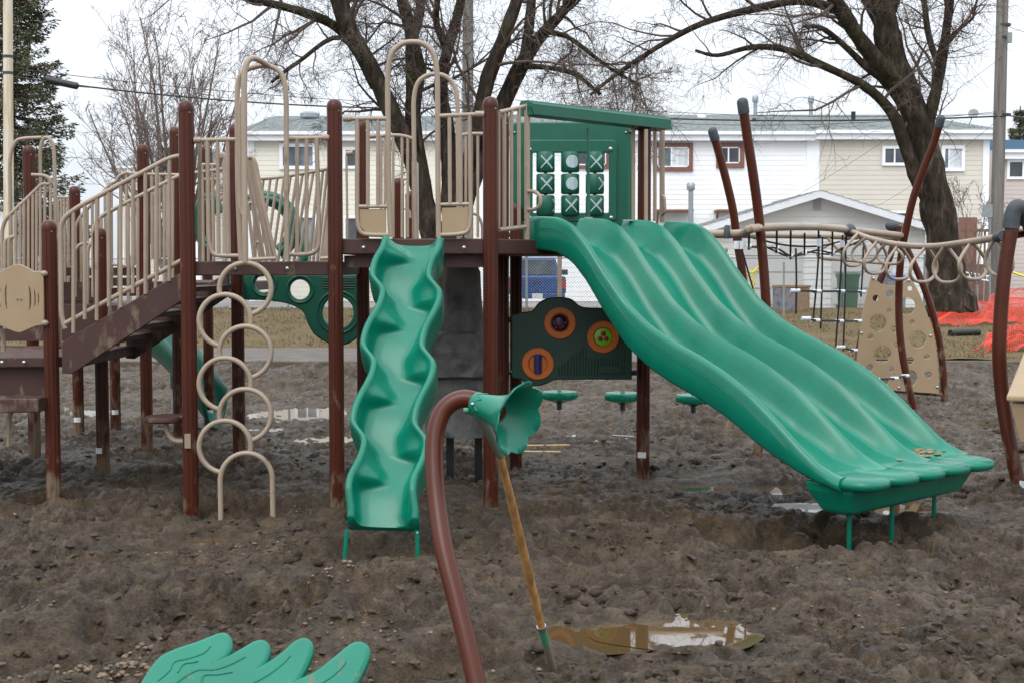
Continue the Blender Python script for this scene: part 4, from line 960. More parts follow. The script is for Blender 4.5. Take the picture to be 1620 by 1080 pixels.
def make_rock(px, py, Y, w, h, label):
    c = at(px, py, Y); bm = bmesh.new(); bmesh.ops.create_icosphere(bm, subdivisions=3, radius=1)
    rnd = random.Random(px)
    for v in bm.verts:
        n = float(fbm(np.array([v.co.x * 1.6 + px]), np.array([v.co.y * 1.6 + v.co.z]), 3)[0]); v.co *= 1 + 0.35 * n
        v.co = Vector((v.co.x * w, v.co.y * w * 0.7, max(-0.6, min(0.75, v.co.z)) * h))
    me = bpy.data.meshes.new('broken_concrete'); bm.to_mesh(me); bm.free(); me.materials.append(M['concrete']); o = mesh_obj('broken_concrete', me); o.location = c; tag(o, label, 'rubble')
make_rock(943, 609, 22.6, 0.27, 0.14, 'left chunk of broken concrete below the dark green play panel'); make_rock(975, 604, 23.1, 0.24, 0.13, 'right chunk of broken concrete below the dark green play panel')
tb = tag(mk('timber_plank', MB().box(at(858, 706, 14.9), (0.62, 0.09, 0.04), Matrix.Rotation(R(6), 3, 'Z')), 'raw_timber', smooth=False), 'upper pale timber plank lying in the mud behind the flower', 'plank')
tag(mk('timber_plank', MB().box(at(850, 716, 14.5), (0.55, 0.1, 0.04), Matrix.Rotation(R(-4), 3, 'Z')), 'raw_timber', smooth=False), 'lower pale timber plank lying in the mud behind the flower', 'plank')
# ================================================================ THE PLAY STRUCTURE
PS = thing('play_structure', (-1.2, 12.5, 0), 'large brown, tan and green play structure with two slides standing in mud', 'play structure')
RP = 0.0635
def post(par, x, y, ztop, zbot=None, sticker=None, fl=8, r=RP):
    zb = mud_at(x, y) - 0.25 if zbot is None else zbot
    n = 48
    mod = lambda j: 1.0 - (0.085 if j % 6 == 0 else 0.0)
    p = mk('post', MB().lathe([(r, 0), (r, ztop - 0.06 - zb)], (x, y, zb), n=n, mod=mod), 'brown_metal', par, auto=25)
    mk('post_cap', MB().lathe([(r * 1.03, -0.012), (r * 1.04, 0.0), (r * 1.03, 0.02), (r * 0.93, 0.045), (r * 0.7, 0.065), (r * 0.35, 0.076), (0.002, 0.079)], (x, y, ztop - 0.06), n=24), 'brown_metal', p)
    if r == RP and ztop > 2.3: mk('screw', MB().lathe([(0.007, 0), (0.006, 0.006), (0.001, 0.008)], (x + r * 0.62, y - r * 0.80, ztop - 0.085), (0.62, -0.78, 0), 8), 'steel', p)
    if sticker is not None:
        mb = MB(); a0 = sticker; z = 0.22; rows = []
        for zz in (z - 0.028, z + 0.028): rows.append([Vector((x + (r + 0.003) * math.sin(a0 + k * 0.22), y - (r + 0.003) * math.cos(a0 + k * 0.22), zz)) for k in range(-3, 4)])
        mk('grade_sticker', mb.grid(rows), 'white_tag', p)
    return p
POSTS = {'1': (-4.0, 11.5, 2.40, None), '2': (-5.1, 14.1, 3.28, None), '3': (-5.14, 15.67, 2.95, 0.0), '4': (-3.98, 14.4, 3.32, None), '5': (-4.0, 15.85, 3.66, 0.6), '6': (-2.68, 11.0, 3.36, None), '7': (-2.75, 13.3, 3.42, None),
         '8': (-3.78, 16.5, 3.5, 0.4), '9': (-4.03, 13.0, 2.38, -0.5), '10': (-4.95, 16.5, 1.3, 0.2), '13': (-1.48, 11.15, 3.39, None), '14': (-0.18, 11.15, 3.41, None), '15': (-1.47, 13.1, 3.43, None), '16': (-1.23, 14.4, 2.96, None), '17': (-1.2, 15.8, 2.9, None),
         '18': (-0.09, 12.45, 3.43, None), '19': (0.04, 13.4, 2.64, None), '20': (1.26, 12.7, 3.40, -0.3)}
for k, (x, y, zt, st) in POSTS.items(): post(PS, x, y, zt, None, st)
def px_y(k): return POSTS[k][0], POSTS[k][1]

TR = 0.0165
def tube_part(name, pts, r, par=PS, mat='tan_metal', n=10): return mk(name, MB().tube(pts, r, n), mat, par)
def A(px, py, Y): return at(px, py, Y)
def deck(name, poly, z, th=0.12):
    d = mk(name, MB().prism([(x, y, z - th) for x, y in poly], (0, 0, th)), 'brown_deck', PS, smooth=False); bevel(d, 0.01); return d
def bolt(par, p, r=0.016, nrm=(0, -1, 0)): return mk('bolt', MB().lathe([(r, 0), (r, 0.006), (r * 0.6, 0.012), (0.002, 0.014)], p, nrm, 10), 'steel', par)
# decks
ZA, ZB = 2.06, 2.25
dA = deck('deck', [(-2.66, 11.02), (-1.50, 11.17), (-1.49, 13.1), (-2.74, 13.28)], ZA)
for px in (372, 455): bolt(dA, A(px, 425, 11.02 + (px - 298) / 235 * 0.15) - Vector((0, 0.02, 0)))
dB = deck('deck', [(-1.46, 11.17), (-0.2, 11.17), (1.24, 12.68), (1.24, 13.6), (-0.09, 13.6), (-1.45, 13.12)], ZB, 0.13)
for px in (575, 734): bolt(dB, A(px, 392, 11.13))
mk('bearer', MB().box((-0.82, 11.3, 2.06), (1.2, 0.1, 0.1)), 'brown_deck', dB, smooth=False)
# low landing, transfer step
dL = deck('landing', [(-6.2, 11.5), (-4.02, 11.5), (-3.75, 11.7), (-3.75, 13.2), (-6.2, 13.2)], 1.235, 0.09)
for px in (3, 38): bolt(dL, A(px, 573, 11.48))
mk('riser', MB().box((-5.0, 13.24, 1.46), (1.9, 0.04, 0.36)), 'brown_deck', dL, smooth=False)
mk('skirt', MB().box((-5.1, 11.62, 0.99), (2.1, 0.04, 0.38)), 'brown_deck', dL, smooth=False)
st = deck('transfer_step', [(-6.2, 11.05), (-4.03, 11.25), (-4.03, 11.58), (-6.2, 11.58)], 0.90, 0.12)
tube_part('step_leg', fil([A(40, 642, 11.45), A(14, 650, 11.45), A(13, 705, 11.45)], 0.1), 0.018)
d2 = deck('upper_landing', [(-5.15, 14.0), (-4.0, 14.0), (-4.0, 15.9), (-5.15, 15.9)], 1.62, 0.1)
d3 = deck('upper_landing', [(-3.98, 14.4), (-2.8, 13.4), (-2.8, 15.5), (-3.9, 16.4)], 1.86, 0.1)
# stairs between landing and deck A
for Y in (11.28, 13.15):
    sgr = MB().prism([A(98, 541, 11.28) + Vector((0, Y - 11.28, 0)), A(287, 431, 11.28) + Vector((0, Y - 11.28, 0)), A(287, 476, 11.28) + Vector((0, Y - 11.28, 0)), A(114, 591, 11.28) + Vector((0, Y - 11.28, 0)), A(98, 590, 11.28) + Vector((0, Y - 11.28, 0))], (0, 0.04, 0))
    bevel(mk('stringer', sgr, 'brown_deck', PS, smooth=False), 0.006)
a, b = A(100, 560, 11.28), A(287, 450, 11.28)
for k in range(5):
    f = (k + 0.6) / 5; p = a.lerp(b, f); mk('tread', MB().box((p.x, 12.23, p.z), (0.27, 1.8, 0.04)), 'brown_deck', PS, smooth=False)
for k in range(3):
    mk('riser', MB().box(A(112, 462 + k * 30, 14.2) + Vector((0.05 + 0.02 * k, 0, 0)), (0.5, 0.03, 0.21)), 'brown_deck', PS, smooth=False); mk('riser', MB().box(A(170 + k * 6, 430 + k * 16, 14.6), (0.9, 0.03, 0.09)), 'brown_deck', PS, smooth=False)

def rail(pts, r=0.021, round_=0.06, n=10, name='guard_rail'): return mk(name, MB().tube(fil(pts, round_), r, n), 'tan_metal', PS)
def bars(par, lst, r=TR):
    for (a, b) in lst: mk('bar', MB().tube([a, b], r, 8), 'tan_metal', par)
def lin(p, q, x): return p[1] + (q[1] - p[1]) * (x - p[0]) / (q[0] - p[0])
# near stair rail
Y = 11.3
gr = rail([A(103, 520, Y), A(97, 500, Y), A(96, 350, Y), A(118, 331, Y), A(268, 250, Y), A(290, 246, Y)], 0.021, 0.09)
mk('lower_rail', MB().tube([A(101, 513, Y), A(288, 412, Y)], 0.021, 10), 'tan_metal', gr)
top0, top1, lo0, lo1 = (112, 335), (268, 250), (101, 513), (288, 412)
bars(gr, [(A(x, lin(top0, top1, x) if x < 268 else 249, Y), A(x, lin(lo0, lo1, x) + (10 if i % 2 else 22), Y - 0.02)) for i, x in enumerate((116, 134, 153, 172, 191, 210, 230, 248, 268))])
# far stair rails
Y = 13.2
gr = rail([A(148, 470, Y), A(147, 362, Y), A(158, 343, Y), A(285, 277, Y), A(352, 268, Y)], 0.020, 0.08)
bars(gr, [(A(x, lin((158, 343), (285, 277), x), Y), A(x, 520 - (x - 150) * 0.62, Y)) for x in (160, 174, 188, 203, 218, 232, 246, 260, 273)])
Y = 14.3
gr = rail([A(120, 470, Y), A(119, 358, Y), A(128, 342, Y), A(176, 290, Y), A(184, 288, Y), A(187, 280, Y), A(196, 274, Y), A(236, 276, Y), A(284, 277, Y)], 0.018, 0.06)
bars(gr, [(A(x, y0, Y), A(x + 1, y1, Y)) for (x, y0, y1) in ((128, 340, 490), (138, 330, 485), (146, 322, 480), (155, 312, 470), (166, 300, 465), (176, 292, 455), (200, 276, 420), (212, 276, 420), (240, 278, 410), (252, 278, 410), (264, 278, 405))])
gr = rail([A(119, 470, 13.9), A(118, 398, 13.9), A(126, 386, 13.9), A(150, 384, 13.9)], 0.018, 0.06, name='hand_loop')
gr = rail([A(138, 500, 13.6), A(139, 395, 13.6), A(143, 385, 13.6), A(156, 382, 13.6)], 0.018, 0.06, name='hand_loop')
gr = rail([A(171, 440, 14.2), A(171, 425, 14.2), A(177, 418, 14.2), A(188, 420, 14.2), A(206, 422, 14.2)], 0.015, 0.05, name='hand_loop')
# second (left) flight rail and arches
Y = 13.75
gr = rail([A(4, 425, Y), A(3, 365, Y), A(8, 348, Y), A(68, 290, Y), A(79, 293, Y), A(80, 285, Y), A(72, 278, Y), A(50, 277, Y)], 0.020, 0.05)
bars(gr, [(A(x, lin((8, 350), (68, 290), x), Y), A(x, 435, Y)) for x in (17, 25, 32, 38, 45, 52, 58, 64)] + [(A(71, 292, Y), A(71, 435, Y)), (A(80, 292, Y), A(80, 435, Y))])
Y = 14.15
rail([A(18, 440, Y), A(15, 248, Y), A(24, 222, Y), A(40, 219, Y), A(66, 218, Y)], 0.020, 0.16, name='entry_arch')
rail([A(64, 300, Y), A(63, 238, Y), A(68, 219, Y), A(75, 217, Y), A(84, 226, Y), A(86, 250, Y), A(90, 440, Y)], 0.020, 0.1, name='entry_arch')
Y = 15.2
gr = rail([A(88, 312, Y), A(108, 313, Y)], 0.018)
bars(gr, [(A(x, 313, Y), A(x + 2, 470, Y)) for x in (92, 97, 102, 107)])
rail([A(87, 373, 11.6), A(90, 380, 11.6), A(90, 540, 11.6), A(95, 552, 11.6), A(95, 400, 11.7)], 0.017, 0.04, name='hand_loop')
for (x, y0, y1) in ((8, 380, 430), (14, 378, 430)): tube_part('hand_loop', fil([A(x, y1 + 90, 12.6), A(x, y0, 12.6), A(x + 8, y0 - 4, 12.6)], 0.05), 0.018)
# tan moulded panel beside the landing
def px_panel(name, outline_px, holes_px, Y, th, mat, par, bev=0.006, slots=()):
    s = Y / F; c = A(CX, H, Y); f = lambda q: ((q[0] - CX) * s, (H - q[1]) * s * 1.0)
    out = [f(q) for q in outline_px]; hol = [circ(*f((x, y)), r * s, 28) for (x, y, r) in holes_px]
    for sl in slots: hol.append([f(q) for q in sl])
    if sum(out[i][0] * out[(i + 1) % len(out)][1] - out[(i + 1) % len(out)][0] * out[i][1] for i in range(len(out))) < 0: out.reverse()
    return panel(name, out, hol, Vector((0, Y, CAMZ)), (1, 0, 0), (0, 0, 1), th, mat, par, bev)
def smooth2(pts, per=5): return [(p.x, p.y) for p in sm([Vector((x, y, 0)) for x, y in pts], per)]
o = smooth2([(69, 430), (55, 430), (44, 424), (30, 419), (16, 424), (2, 430), (-12, 430), (-40, 430)]) + smooth2([(-40, 513), (-12, 513), (0, 514), (14, 520), (30, 525), (44, 520), (56, 515), (69, 513)])
def slot(x, y0, y1, w, bend): 
    ys = np.linspace(y0, y1, 9); m = (y0 + y1) / 2; hh = (y1 - y0) / 2
    c = [(x + bend * (1 - ((y - m) / hh) ** 2), y) for y in ys]
    return [(a - w * (1 - ((b - m) / hh) ** 4) - 0.4, b) for a, b in c] + [(a + w * (1 - ((b - m) / hh) ** 4) + 0.4, b) for a, b in reversed(c)]
pn = px_panel('moulded_panel', o, [], 11.42, 0.028, 'tan_panel', PS, slots=[slot(12, 448, 494, 1.8, -2), slot(2, 454, 490, 1.6, -2), slot(47, 450, 495, 1.8, 2), slot(55, 456, 489, 1.4, 1.5), slot(61, 461, 485, 1.2, 1)])
for (x, y) in ((70, 433), (71, 511)): mk('clamp', MB().sphere(A(x, y, 11.42), 0.027, 10, 6, (1.2, 1, 1)), 'tan_metal', pn)
for x in (27, 33): bolt(pn, A(x, 473, 11.40), 0.007)
tube_part('step_leg', fil([A(2, 520, 11.6), A(6, 540, 11.6), A(6, 556, 11.6)], 0.04), 0.02)

# deck A front guard: arch, handhold pole, J-shaped barriers
Y = 11.0
rail([A(381, 412, Y), A(376, 300, Y), A(375, 140, Y), A(380, 115, Y), A(405, 104, Y), A(430, 104, Y), A(448, 118, Y), A(453, 150, Y), A(453, 300, Y), A(454, 412, Y)], 0.022, 0.16, name='entry_arch')
rail([A(388, 416, 10.7), A(387, 300, 10.7), A(386, 120, 10.72), A(390, 98, 10.74), A(399, 91, 10.78), A(412, 96, 10.9), A(425, 105, Y)], 0.024, 0.10, name='handhold_pole')
rail([A(383, 155, 10.8), A(380, 165, 10.8), A(380, 330, 10.8), A(384, 340, 10.8), A(388, 337, 10.72)], 0.017, 0.05, name='hand_loop')
gl = rail([A(311, 222, Y), A(330, 222, Y), A(375, 221, Y)], 0.019)
mk('collar', MB().tube([A(307, 222, Y), A(318, 222, Y)], 0.027, 10), 'tan_metal', gl)
mk('lower_rail', MB().tube(fil([A(328, 222, Y), A(330, 385, Y), A(336, 403, Y), A(350, 405, Y), A(382, 405, Y)], 0.12), 0.019, 10), 'tan_metal', gl)
bars(gl, [(A(344, 222, Y), A(346, 404, Y)), (A(360, 222, Y), A(361, 404, Y)), (A(316, 222, 11.15), A(316, 414, 11.15))])
gl = rail([A(454, 220, 11.1), A(523, 218, 11.13)], 0.019)
mk('collar', MB().tube([A(510, 218, 11.12), A(523, 218, 11.13)], 0.027, 10), 'tan_metal', gl)
mk('lower_rail', MB().tube(fil([A(501, 219, 11.1), A(505, 380, 11.1), A(502, 397, 11.1), A(488, 403, 11.1), A(453, 403, 11.1)], 0.12), 0.019, 10), 'tan_metal', gl)
bars(gl, [(A(470, 219, 11.1), A(470, 402, 11.1)), (A(485, 219, 11.1), A(485, 402, 11.1))])
# rails behind deck A: straight and outward leaning bridge barriers
for i, (yy, Y) in enumerate(((261, 13.2), (272, 14.3), (284, 15.4))):
    gl = rail([A(316, yy, Y), A(344, yy, Y)], 0.017)
    bars(gl, [(A(320 + 8 * k, yy, Y), A(322 + 8 * k, 414, Y)) for k in range(3)])
gl = rail([A(352, 250, 13.0), A(349, 246, 13.0), A(353, 243, 13.0), A(356, 250, 13.0), A(356, 414, 13.0)], 0.024, 0.03, name='hand_loop')
gl = rail([A(392, 250, 13.1), A(398, 248, 13.1), A(404, 256, 13.1), A(434, 412, 13.15)], 0.020, 0.05, name='leaning_barrier')
bars(gl, [(A(394, 250, 13.3), A(426, 412, 13.3)), (A(396, 252, 13.2), A(430, 412, 13.2)), (A(390, 255, 13.6), A(418, 412, 13.6)), (A(392, 275, 14.2), A(412, 412, 14.2)), (A(392, 320, 14.6), A(402, 412, 14.6)), (A(398, 252, 13.12), A(431, 413, 13.12)), (A(400, 253, 13.1), A(437, 413, 13.1))], 0.019)
mk('lower_rail', MB().tube([A(390, 411, 13.0), A(436, 409, 13.0)], 0.019, 8), 'tan_metal', gl)
gl = rail([A(408, 284, 14.9), A(450, 280, 14.3), A(490, 273, 13.7), A(526, 266, 13.2)], 0.018, 0.05, name='leaning_barrier')
xs = [417, 428, 439, 450, 460, 470, 479, 488, 496, 504, 511, 518, 524]
bars(gl, [(A(x, lin((408, 284), (526, 265), x) + 1, lin((408, 14.9), (526, 13.2), x)), A(x - 16 - (x - 417) * 0.10 + 10 * (x > 500), 414, lin((408, 14.9), (526, 13.2), x))) for x in xs], 0.0155)
mk('end_panel', MB().prism([A(521, 320, 13.15), A(526, 320, 13.15), A(520, 414, 13.15), A(507, 414, 13.15)], (0, 0.03, 0)), 'tan_metal', gl, smooth=False)
mk('lower_rail', MB().tube([A(507, 409, 13.0), A(530, 408, 13.0)], 0.019, 8), 'tan_metal', gl)
rail([A(392, 340, 14.0), A(392, 322, 14.0), A(400, 320, 14.0), A(402, 332, 14.0), A(402, 412, 14.0)], 0.014, 0.04, name='hand_loop'); rail([A(404, 412, 14.0), A(404, 386, 14.0), A(408, 382, 14.0), A(414, 388, 14.0), A(414, 412, 14.0)], 0.014, 0.04, name='hand_loop')

# deck B front guard
Y = 11.12
rail([A(618, 376, Y), A(615, 300, Y), A(613, 115, Y), A(618, 85, Y), A(634, 69, Y), A(653, 66, Y), A(672, 69, Y), A(687, 85, Y), A(692, 115, Y), A(693, 300, Y), A(694, 376, Y)], 0.023, 0.14, name='entry_arch')
gl = rail([A(545, 188, Y), A(614, 188, Y)], 0.019); mk('collar', MB().tube([A(543, 188, Y), A(556, 188, Y)], 0.027, 10), 'tan_metal', gl)
mk('lower_rail', MB().tube(fil([A(565, 189, Y), A(565, 352, Y), A(570, 369, Y), A(584, 372, Y), A(619, 372, Y)], 0.12), 0.019, 10), 'tan_metal', gl)
mk('cross_rail', MB().tube([A(566, 327, Y), A(614, 327, Y)], 0.015, 8), 'tan_metal', gl); bars(gl, [(A(582, 189, Y), A(582, 327, Y)), (A(598, 189, Y), A(598, 327, Y))])
mk('infill_panel', MB().prism([A(569, 331, Y), A(611, 331, Y), A(611, 369, Y), A(579, 369, Y), A(570, 358, Y)], (0, 0.012, 0)), 'tan_panel', gl, smooth=False)
gl = rail([A(693, 184, Y), A(766, 181, Y)], 0.019); mk('collar', MB().tube([A(752, 181, Y), A(766, 181, Y)], 0.027, 10), 'tan_metal', gl)
mk('lower_rail', MB().tube(fil([A(743, 183, Y), A(745, 350, Y), A(741, 367, Y), A(727, 371, Y), A(692, 372, Y)], 0.12), 0.019, 10), 'tan_metal', gl)
mk('cross_rail', MB().tube([A(695, 324, Y), A(744, 323, Y)], 0.015, 8), 'tan_metal', gl); bars(gl, [(A(711, 184, Y), A(712, 324, Y)), (A(728, 183, Y), A(729, 324, Y))])
mk('infill_panel', MB().prism([A(699, 329, Y), A(741, 328, Y), A(741, 358, Y), A(731, 367, Y), A(699, 368, Y)], (0, 0.012, 0)), 'tan_panel', gl, smooth=False)
# rails on the far side of deck B
Y = 13.05
rail([A(659, 378, Y), A(656, 300, Y), A(654, 155, Y), A(660, 130, Y), A(675, 119, Y), A(689, 117, Y), A(705, 120, Y), A(719, 133, Y), A(724, 155, Y), A(725, 300, Y), A(726, 378, Y)], 0.023, 0.12, name='entry_arch')
gl = rail([A(584, 216, Y), A(630, 214, Y), A(646, 217, Y), A(657, 222, Y)], 0.018, 0.06); bars(gl, [(A(x, 216, Y), A(x, 376, Y)) for x in (603, 609, 622, 636, 645)], 0.014)
mk('collar', MB().tube([A(584, 216, Y), A(594, 215, Y)], 0.026, 10), 'tan_metal', gl)
gl = rail([A(722, 219, Y), A(730, 214, Y), A(742, 212, Y), A(768, 212, Y)], 0.018, 0.05); bars(gl, [(A(x, 215, Y), A(x, 376, Y)) for x in (730, 737, 746, 756)], 0.014)
mk('back_plate', MB().box(A(657, 320, 13.6), (0.05, 0.3, 0.8)), 'tan_metal', PS, smooth=False)
gl = rail([A(548, 243, 12.9), A(558, 242, 12.9)], 0.024); bars(gl, [(A(548, 245, 12.9), A(550, 395, 12.9))], 0.012)
rail([A(748, 338, 13.6), A(757, 341, 13.6), A(763, 356, 13.6), A(763, 395, 13.6)], 0.015, 0.05, name='hand_loop')
rail([A(640, 330, 15), A(648, 333, 15), A(649, 345, 15)], 0.014, 0.04, name='hand_loop')
mk('back_post', MB().tube([A(749, 395, 14.6), A(749, 480, 14.6)], 0.05, 8), 'tan_metal', PS)

# slide-side guard on deck corner
gl = rail([A(790, 178, 11.3), A(834, 168, 11.62)], 0.019)
mk('end_post', MB().tube([A(834, 165, 11.60), A(834, 395, 11.60)], 0.026, 10), 'tan_metal', gl); mk('cross_rail', MB().tube([A(790, 364, 11.3), A(834, 359, 11.60)], 0.019, 8), 'tan_metal', gl)
bars(gl, [(A(x, lin((790, 178), (834, 168), x), 11.3 + (x - 790) / 44 * 0.3), A(x, lin((790, 364), (834, 359), x), 11.3 + (x - 790) / 44 * 0.3)) for x in (798, 809, 821)])
bars(gl, [(A(789, 180, 11.25), A(789, 362, 11.25))], 0.014)
for y in (383, 390): bolt(gl, A(834, y, 11.565), 0.008)
rail([A(836, 303, 11.58), A(847, 303, 11.5), A(855, 311, 11.47), A(855, 325, 11.47), A(847, 332, 11.5), A(836, 332, 11.58)], 0.017, 0.05, name='hand_loop')
# right-hand guard beyond the slide
gl = rail([A(998, 205, 12.65), A(1000, 203, 12.65), A(1050, 207, 13.05)], 0.017)
bars(gl, [(A(1002, 205, 12.6), A(1002, 350, 12.6)), (A(1022, 205, 12.5), A(1022, 350, 12.5)), (A(1025, 205, 12.75), A(1025, 350, 12.75)), (A(1036, 207, 12.9), A(1036, 350, 12.9))], 0.018)
mk('end_post', MB().tube([A(1047.5, 207, 13.0), A(1047.5, 352, 13.0)], 0.026, 10), 'tan_metal', gl)
rail([A(1048, 310, 12.95), A(1051, 312, 12.9), A(1052, 336, 12.9), A(1048, 340, 12.95)], 0.016, 0.03, name='hand_loop')
# ---------------------------------------------------------------- triple slide
SO = Vector((0.27, 11.60, 0)); SV = Vector((0.68, -0.73, 0)).normalized(); SU = Vector((0.73, 0.68, 0)).normalized()
RIDGE = smooth_tab([(-0.12, 2.455), (0.0, 2.455), (0.2, 2.44), (0.38, 2.37), (0.55, 2.22), (0.75, 1.98), (1.0, 1.72), (1.25, 1.545), (1.5, 1.425), (1.75, 1.33), (2.0, 1.215), (2.25, 1.07), (2.5, 0.88), (2.7, 0.71), (2.85, 0.60), (3.0, 0.535), (3.15, 0.515), (3.3, 0.51)], 500, 0.026)
def make_triple():
    W = 1.78; DEND = 3.05; nd = 120; lanes = 3
    def depth(d):  # how deep the lanes lie under the ridges
        return interp([(-0.12, 0.19), (0.3, 0.27), (0.8, 0.30), (2.3, 0.28), (2.65, 0.18), (2.9, 0.05), (3.05, 0.012), (3.3, 0.0)], d)
    nu = 84
    rows = []
    lw = W / lanes
    for i in range(nd + 1):
        d = -0.12 + (DEND + 0.12) * i / nd; zr = interp(RIDGE, d); dp = depth(d); row = []
        slope = (interp(RIDGE, d + 0.03) - interp(RIDGE, d - 0.03)) / 0.06
        # lip scallops push the front edge out
        for k in range(nu + 1):
            x = W * k / nu; c = abs((x / lw) % 1.0 - 0.5) * 2      # 1 at ridge, 0 mid lane
            prof = 1 - min(1.0, max(0.0, (c - 0.54) / 0.46)) ** 1.15
            prof = prof * prof * (3 - 2 * prof)
            mid = 0.10 * (1 - c) * prof
            z = zr - dp * (prof * (1 - 0.0) - mid * 0.35)
            ext = 0.0
            if i == nd: ext = 0.0
            f = max(0.0, (d - 2.75) / (DEND - 2.75)); sc_ = abs(math.sin(math.pi * (x / W) * 5)) ** 0.6
            dd = d
            edge = 0.0
            fl = interp([(0, 0), (2.8, 0), (3.22, 0.22)], d) * (k / nu - 0.12)
            row.append(SO + SU * (x + fl * 0.35) + SV * dd + Vector((0, 0, z - 0.012 * f * (1 - sc_))))
        # rounded outer walls and the underside
        n = Vector((0, 0, 1))
        def off(p, u, dz): return p + SU * u + Vector((0, 0, dz))
        wall = interp([(-0.12, 0.29), (0.4, 0.31), (1.0, 0.34), (2.3, 0.32), (2.5, 0.27), (2.8, 0.15), (2.95, 0.10), (3.22, 0.09)], d)
        L0, R0 = row[0], row[-1]
        left = [off(L0, 0.05, -wall), off(L0, -0.030, -wall), off(L0, -0.042, -wall + 0.02), off(L0, -0.046, -wall * 0.5), off(L0, -0.044, -0.045), off(L0, -0.034, -0.016), off(L0, -0.018, -0.003)]
        right = [off(R0, 0.018, -0.003), off(R0, 0.034, -0.016), off(R0, 0.044, -0.045), off(R0, 0.046, -wall * 0.5), off(R0, 0.042, -wall + 0.02), off(R0, 0.030, -wall), off(R0, -0.05, -wall)]
        under = [row[k] + Vector((0, 0, 0)) for k in range(nu - 3, 2, -3)]
        under = [Vector((p.x, p.y, min(p.z - 0.035, L0.z - wall if wall > dp + 0.04 else p.z - 0.035))) for p in under]
        rows.append(left + row + right + under)
    mb = MB(); mb.grid(rows, closed=True, caps=True)
    s = mk('triple_slide', mb, 'green_plastic', PS, auto=70)
    s['label'] = 'wide green wavy slide with three lanes'
    # raised seam beads that run down each lane wall
    for (x, dz) in ((-0.047, -0.10), (-0.047, -0.12)):
        pts = [SO + SU * x + SV * d + Vector((0, 0, interp(RIDGE, d) + dz * (1 if d < 2.4 else 0.9))) for d in np.linspace(0.0, 2.6, 50)]
        mk('bead', MB().tube(pts, 0.0022, 5), 'green_plastic', s)
    for x in (0.17, 0.42):
        pts = []
        for d in np.linspace(0.35, 2.5, 50):
            c = abs((x / lw) % 1.0 - 0.5) * 2; prof = 1 - min(1.0, max(0.0, (c - 0.54) / 0.46)) ** 1.15; prof = prof * prof * (3 - 2 * prof); z = interp(RIDGE, d) - depth(d) * (prof - 0.10 * (1 - c) * prof * 0.35); pts.append(SO + SU * x + SV * d + Vector((0, 0, z + 0.001)))
        mk('bead', MB().tube(pts, 0.0018, 5), 'green_plastic', s)
    # rounded lips along the exit
    for k in range(5):
        x = W * (k + 0.5) / 5 + 0.02; lip = []
        for a in range(9):
            th_ = -math.pi / 2 + math.pi * a / 8; ring = []
            for b in range(28):
                ph = 2 * math.pi * b / 28; cx, sx_ = math.cos(ph), math.sin(ph)
                p_ = lambda v_, e: math.copysign(abs(v_) ** e, v_)
                ct = max(0.02, p_(math.cos(th_), 0.6))
                ring.append(SO + SU * (x - 0.02 * (k == 0) + (W / 10 + 0.030) * p_(cx, 0.8) * ct) + SV * (3.07 + 0.045 * k / 4 + 0.215 * p_(sx_, 0.8) * ct) + Vector((0, 0, 0.468 + 0.056 * p_(math.sin(th_), 0.8))))
            lip.append(ring)
        mk('exit_lip', MB().grid(lip, closed=True, caps=True), 'green_plastic', s, auto=60)
    # skirt under the exit
    rows = []
    for (z, i0, i1, d0, d1) in ((0.47, 0.0, W - 0.02, 2.72, 3.14), (0.40, 0.01, W - 0.03, 2.74, 3.12), (0.25, 0.08, W - 0.12, 2.82, 3.07), (0.225, 0.12, W - 0.16, 2.86, 3.03)):
        ring = []
        for (u, d) in ((i0, d0), (i0, d1), (i1, d1), (i1, d0)): ring.append(SO + SU * u + SV * d + Vector((0, 0, z)))
        rows.append(ring)
    sk = mk('exit_skirt', MB().grid(rows, closed=True, caps=True), 'green_plastic', s, smooth=False); bevel(sk, 0.02, 3, 25)
    for u_ in (0.22, 0.80, 1.42):
        g = SO + SU * u_ + SV * 2.97; mk('leg', MB().tube([(g.x, g.y, mud_at(g.x, g.y) - 0.1), (g.x, g.y, 0.30)], 0.018, 8), 'green_plastic', s)
    # dried mud on the last lane
    mbm = MB(); rnd = random.Random(5)
    for _ in range(70):
        x = min(1.7, max(1.0, rnd.gauss(1.42, 0.13))); d = min(2.93, max(2.7, rnd.gauss(2.84, 0.06))); p = SO + SU * x + SV * d; z = interp(RIDGE, d) - depth(d) * 0.95
        mbm.sphere(p + Vector((0, 0, z + 0.006)), rnd.uniform(0.004, 0.020), 7, 4, (1.6, 1.2, 0.3))
    tag(mk('dried_mud', mbm, 'dry_mud', s), kind='stuff')
make_triple()

# hood beam over the slide, with supports
def su(u, v, z): return SO + SU * u + SV * v + Vector((0, 0, z))
hood_rows = []
def hood_section(u, k):
    return [su(u, 0.01, 3.325), su(u, 0.0, 3.325), su(u, -0.0, 3.415), su(u, -0.012, 3.43), su(u, -0.05, 3.432), su(u, -0.06, 3.452), su(u, -0.15, 3.455), su(u, -0.17, 3.43), su(u, -0.18, 3.325)]
for u in (-0.12, -0.09, 0.1, 0.5, 0.9, 1.3, 1.68, 1.71): hood_rows.append(hood_section(u, 1))
hd = mk('hood_beam', MB().grid(hood_rows, closed=True, caps=True), 'green_panel', PS, auto=30); bevel(hd, 0.012, 2, 30)
e0 = [su(-0.12, 0.0, 3.33), su(-0.13, 0, 3.43), su(-0.34, -0.02, 3.42), su(-0.34, -0.02, 3.335)]

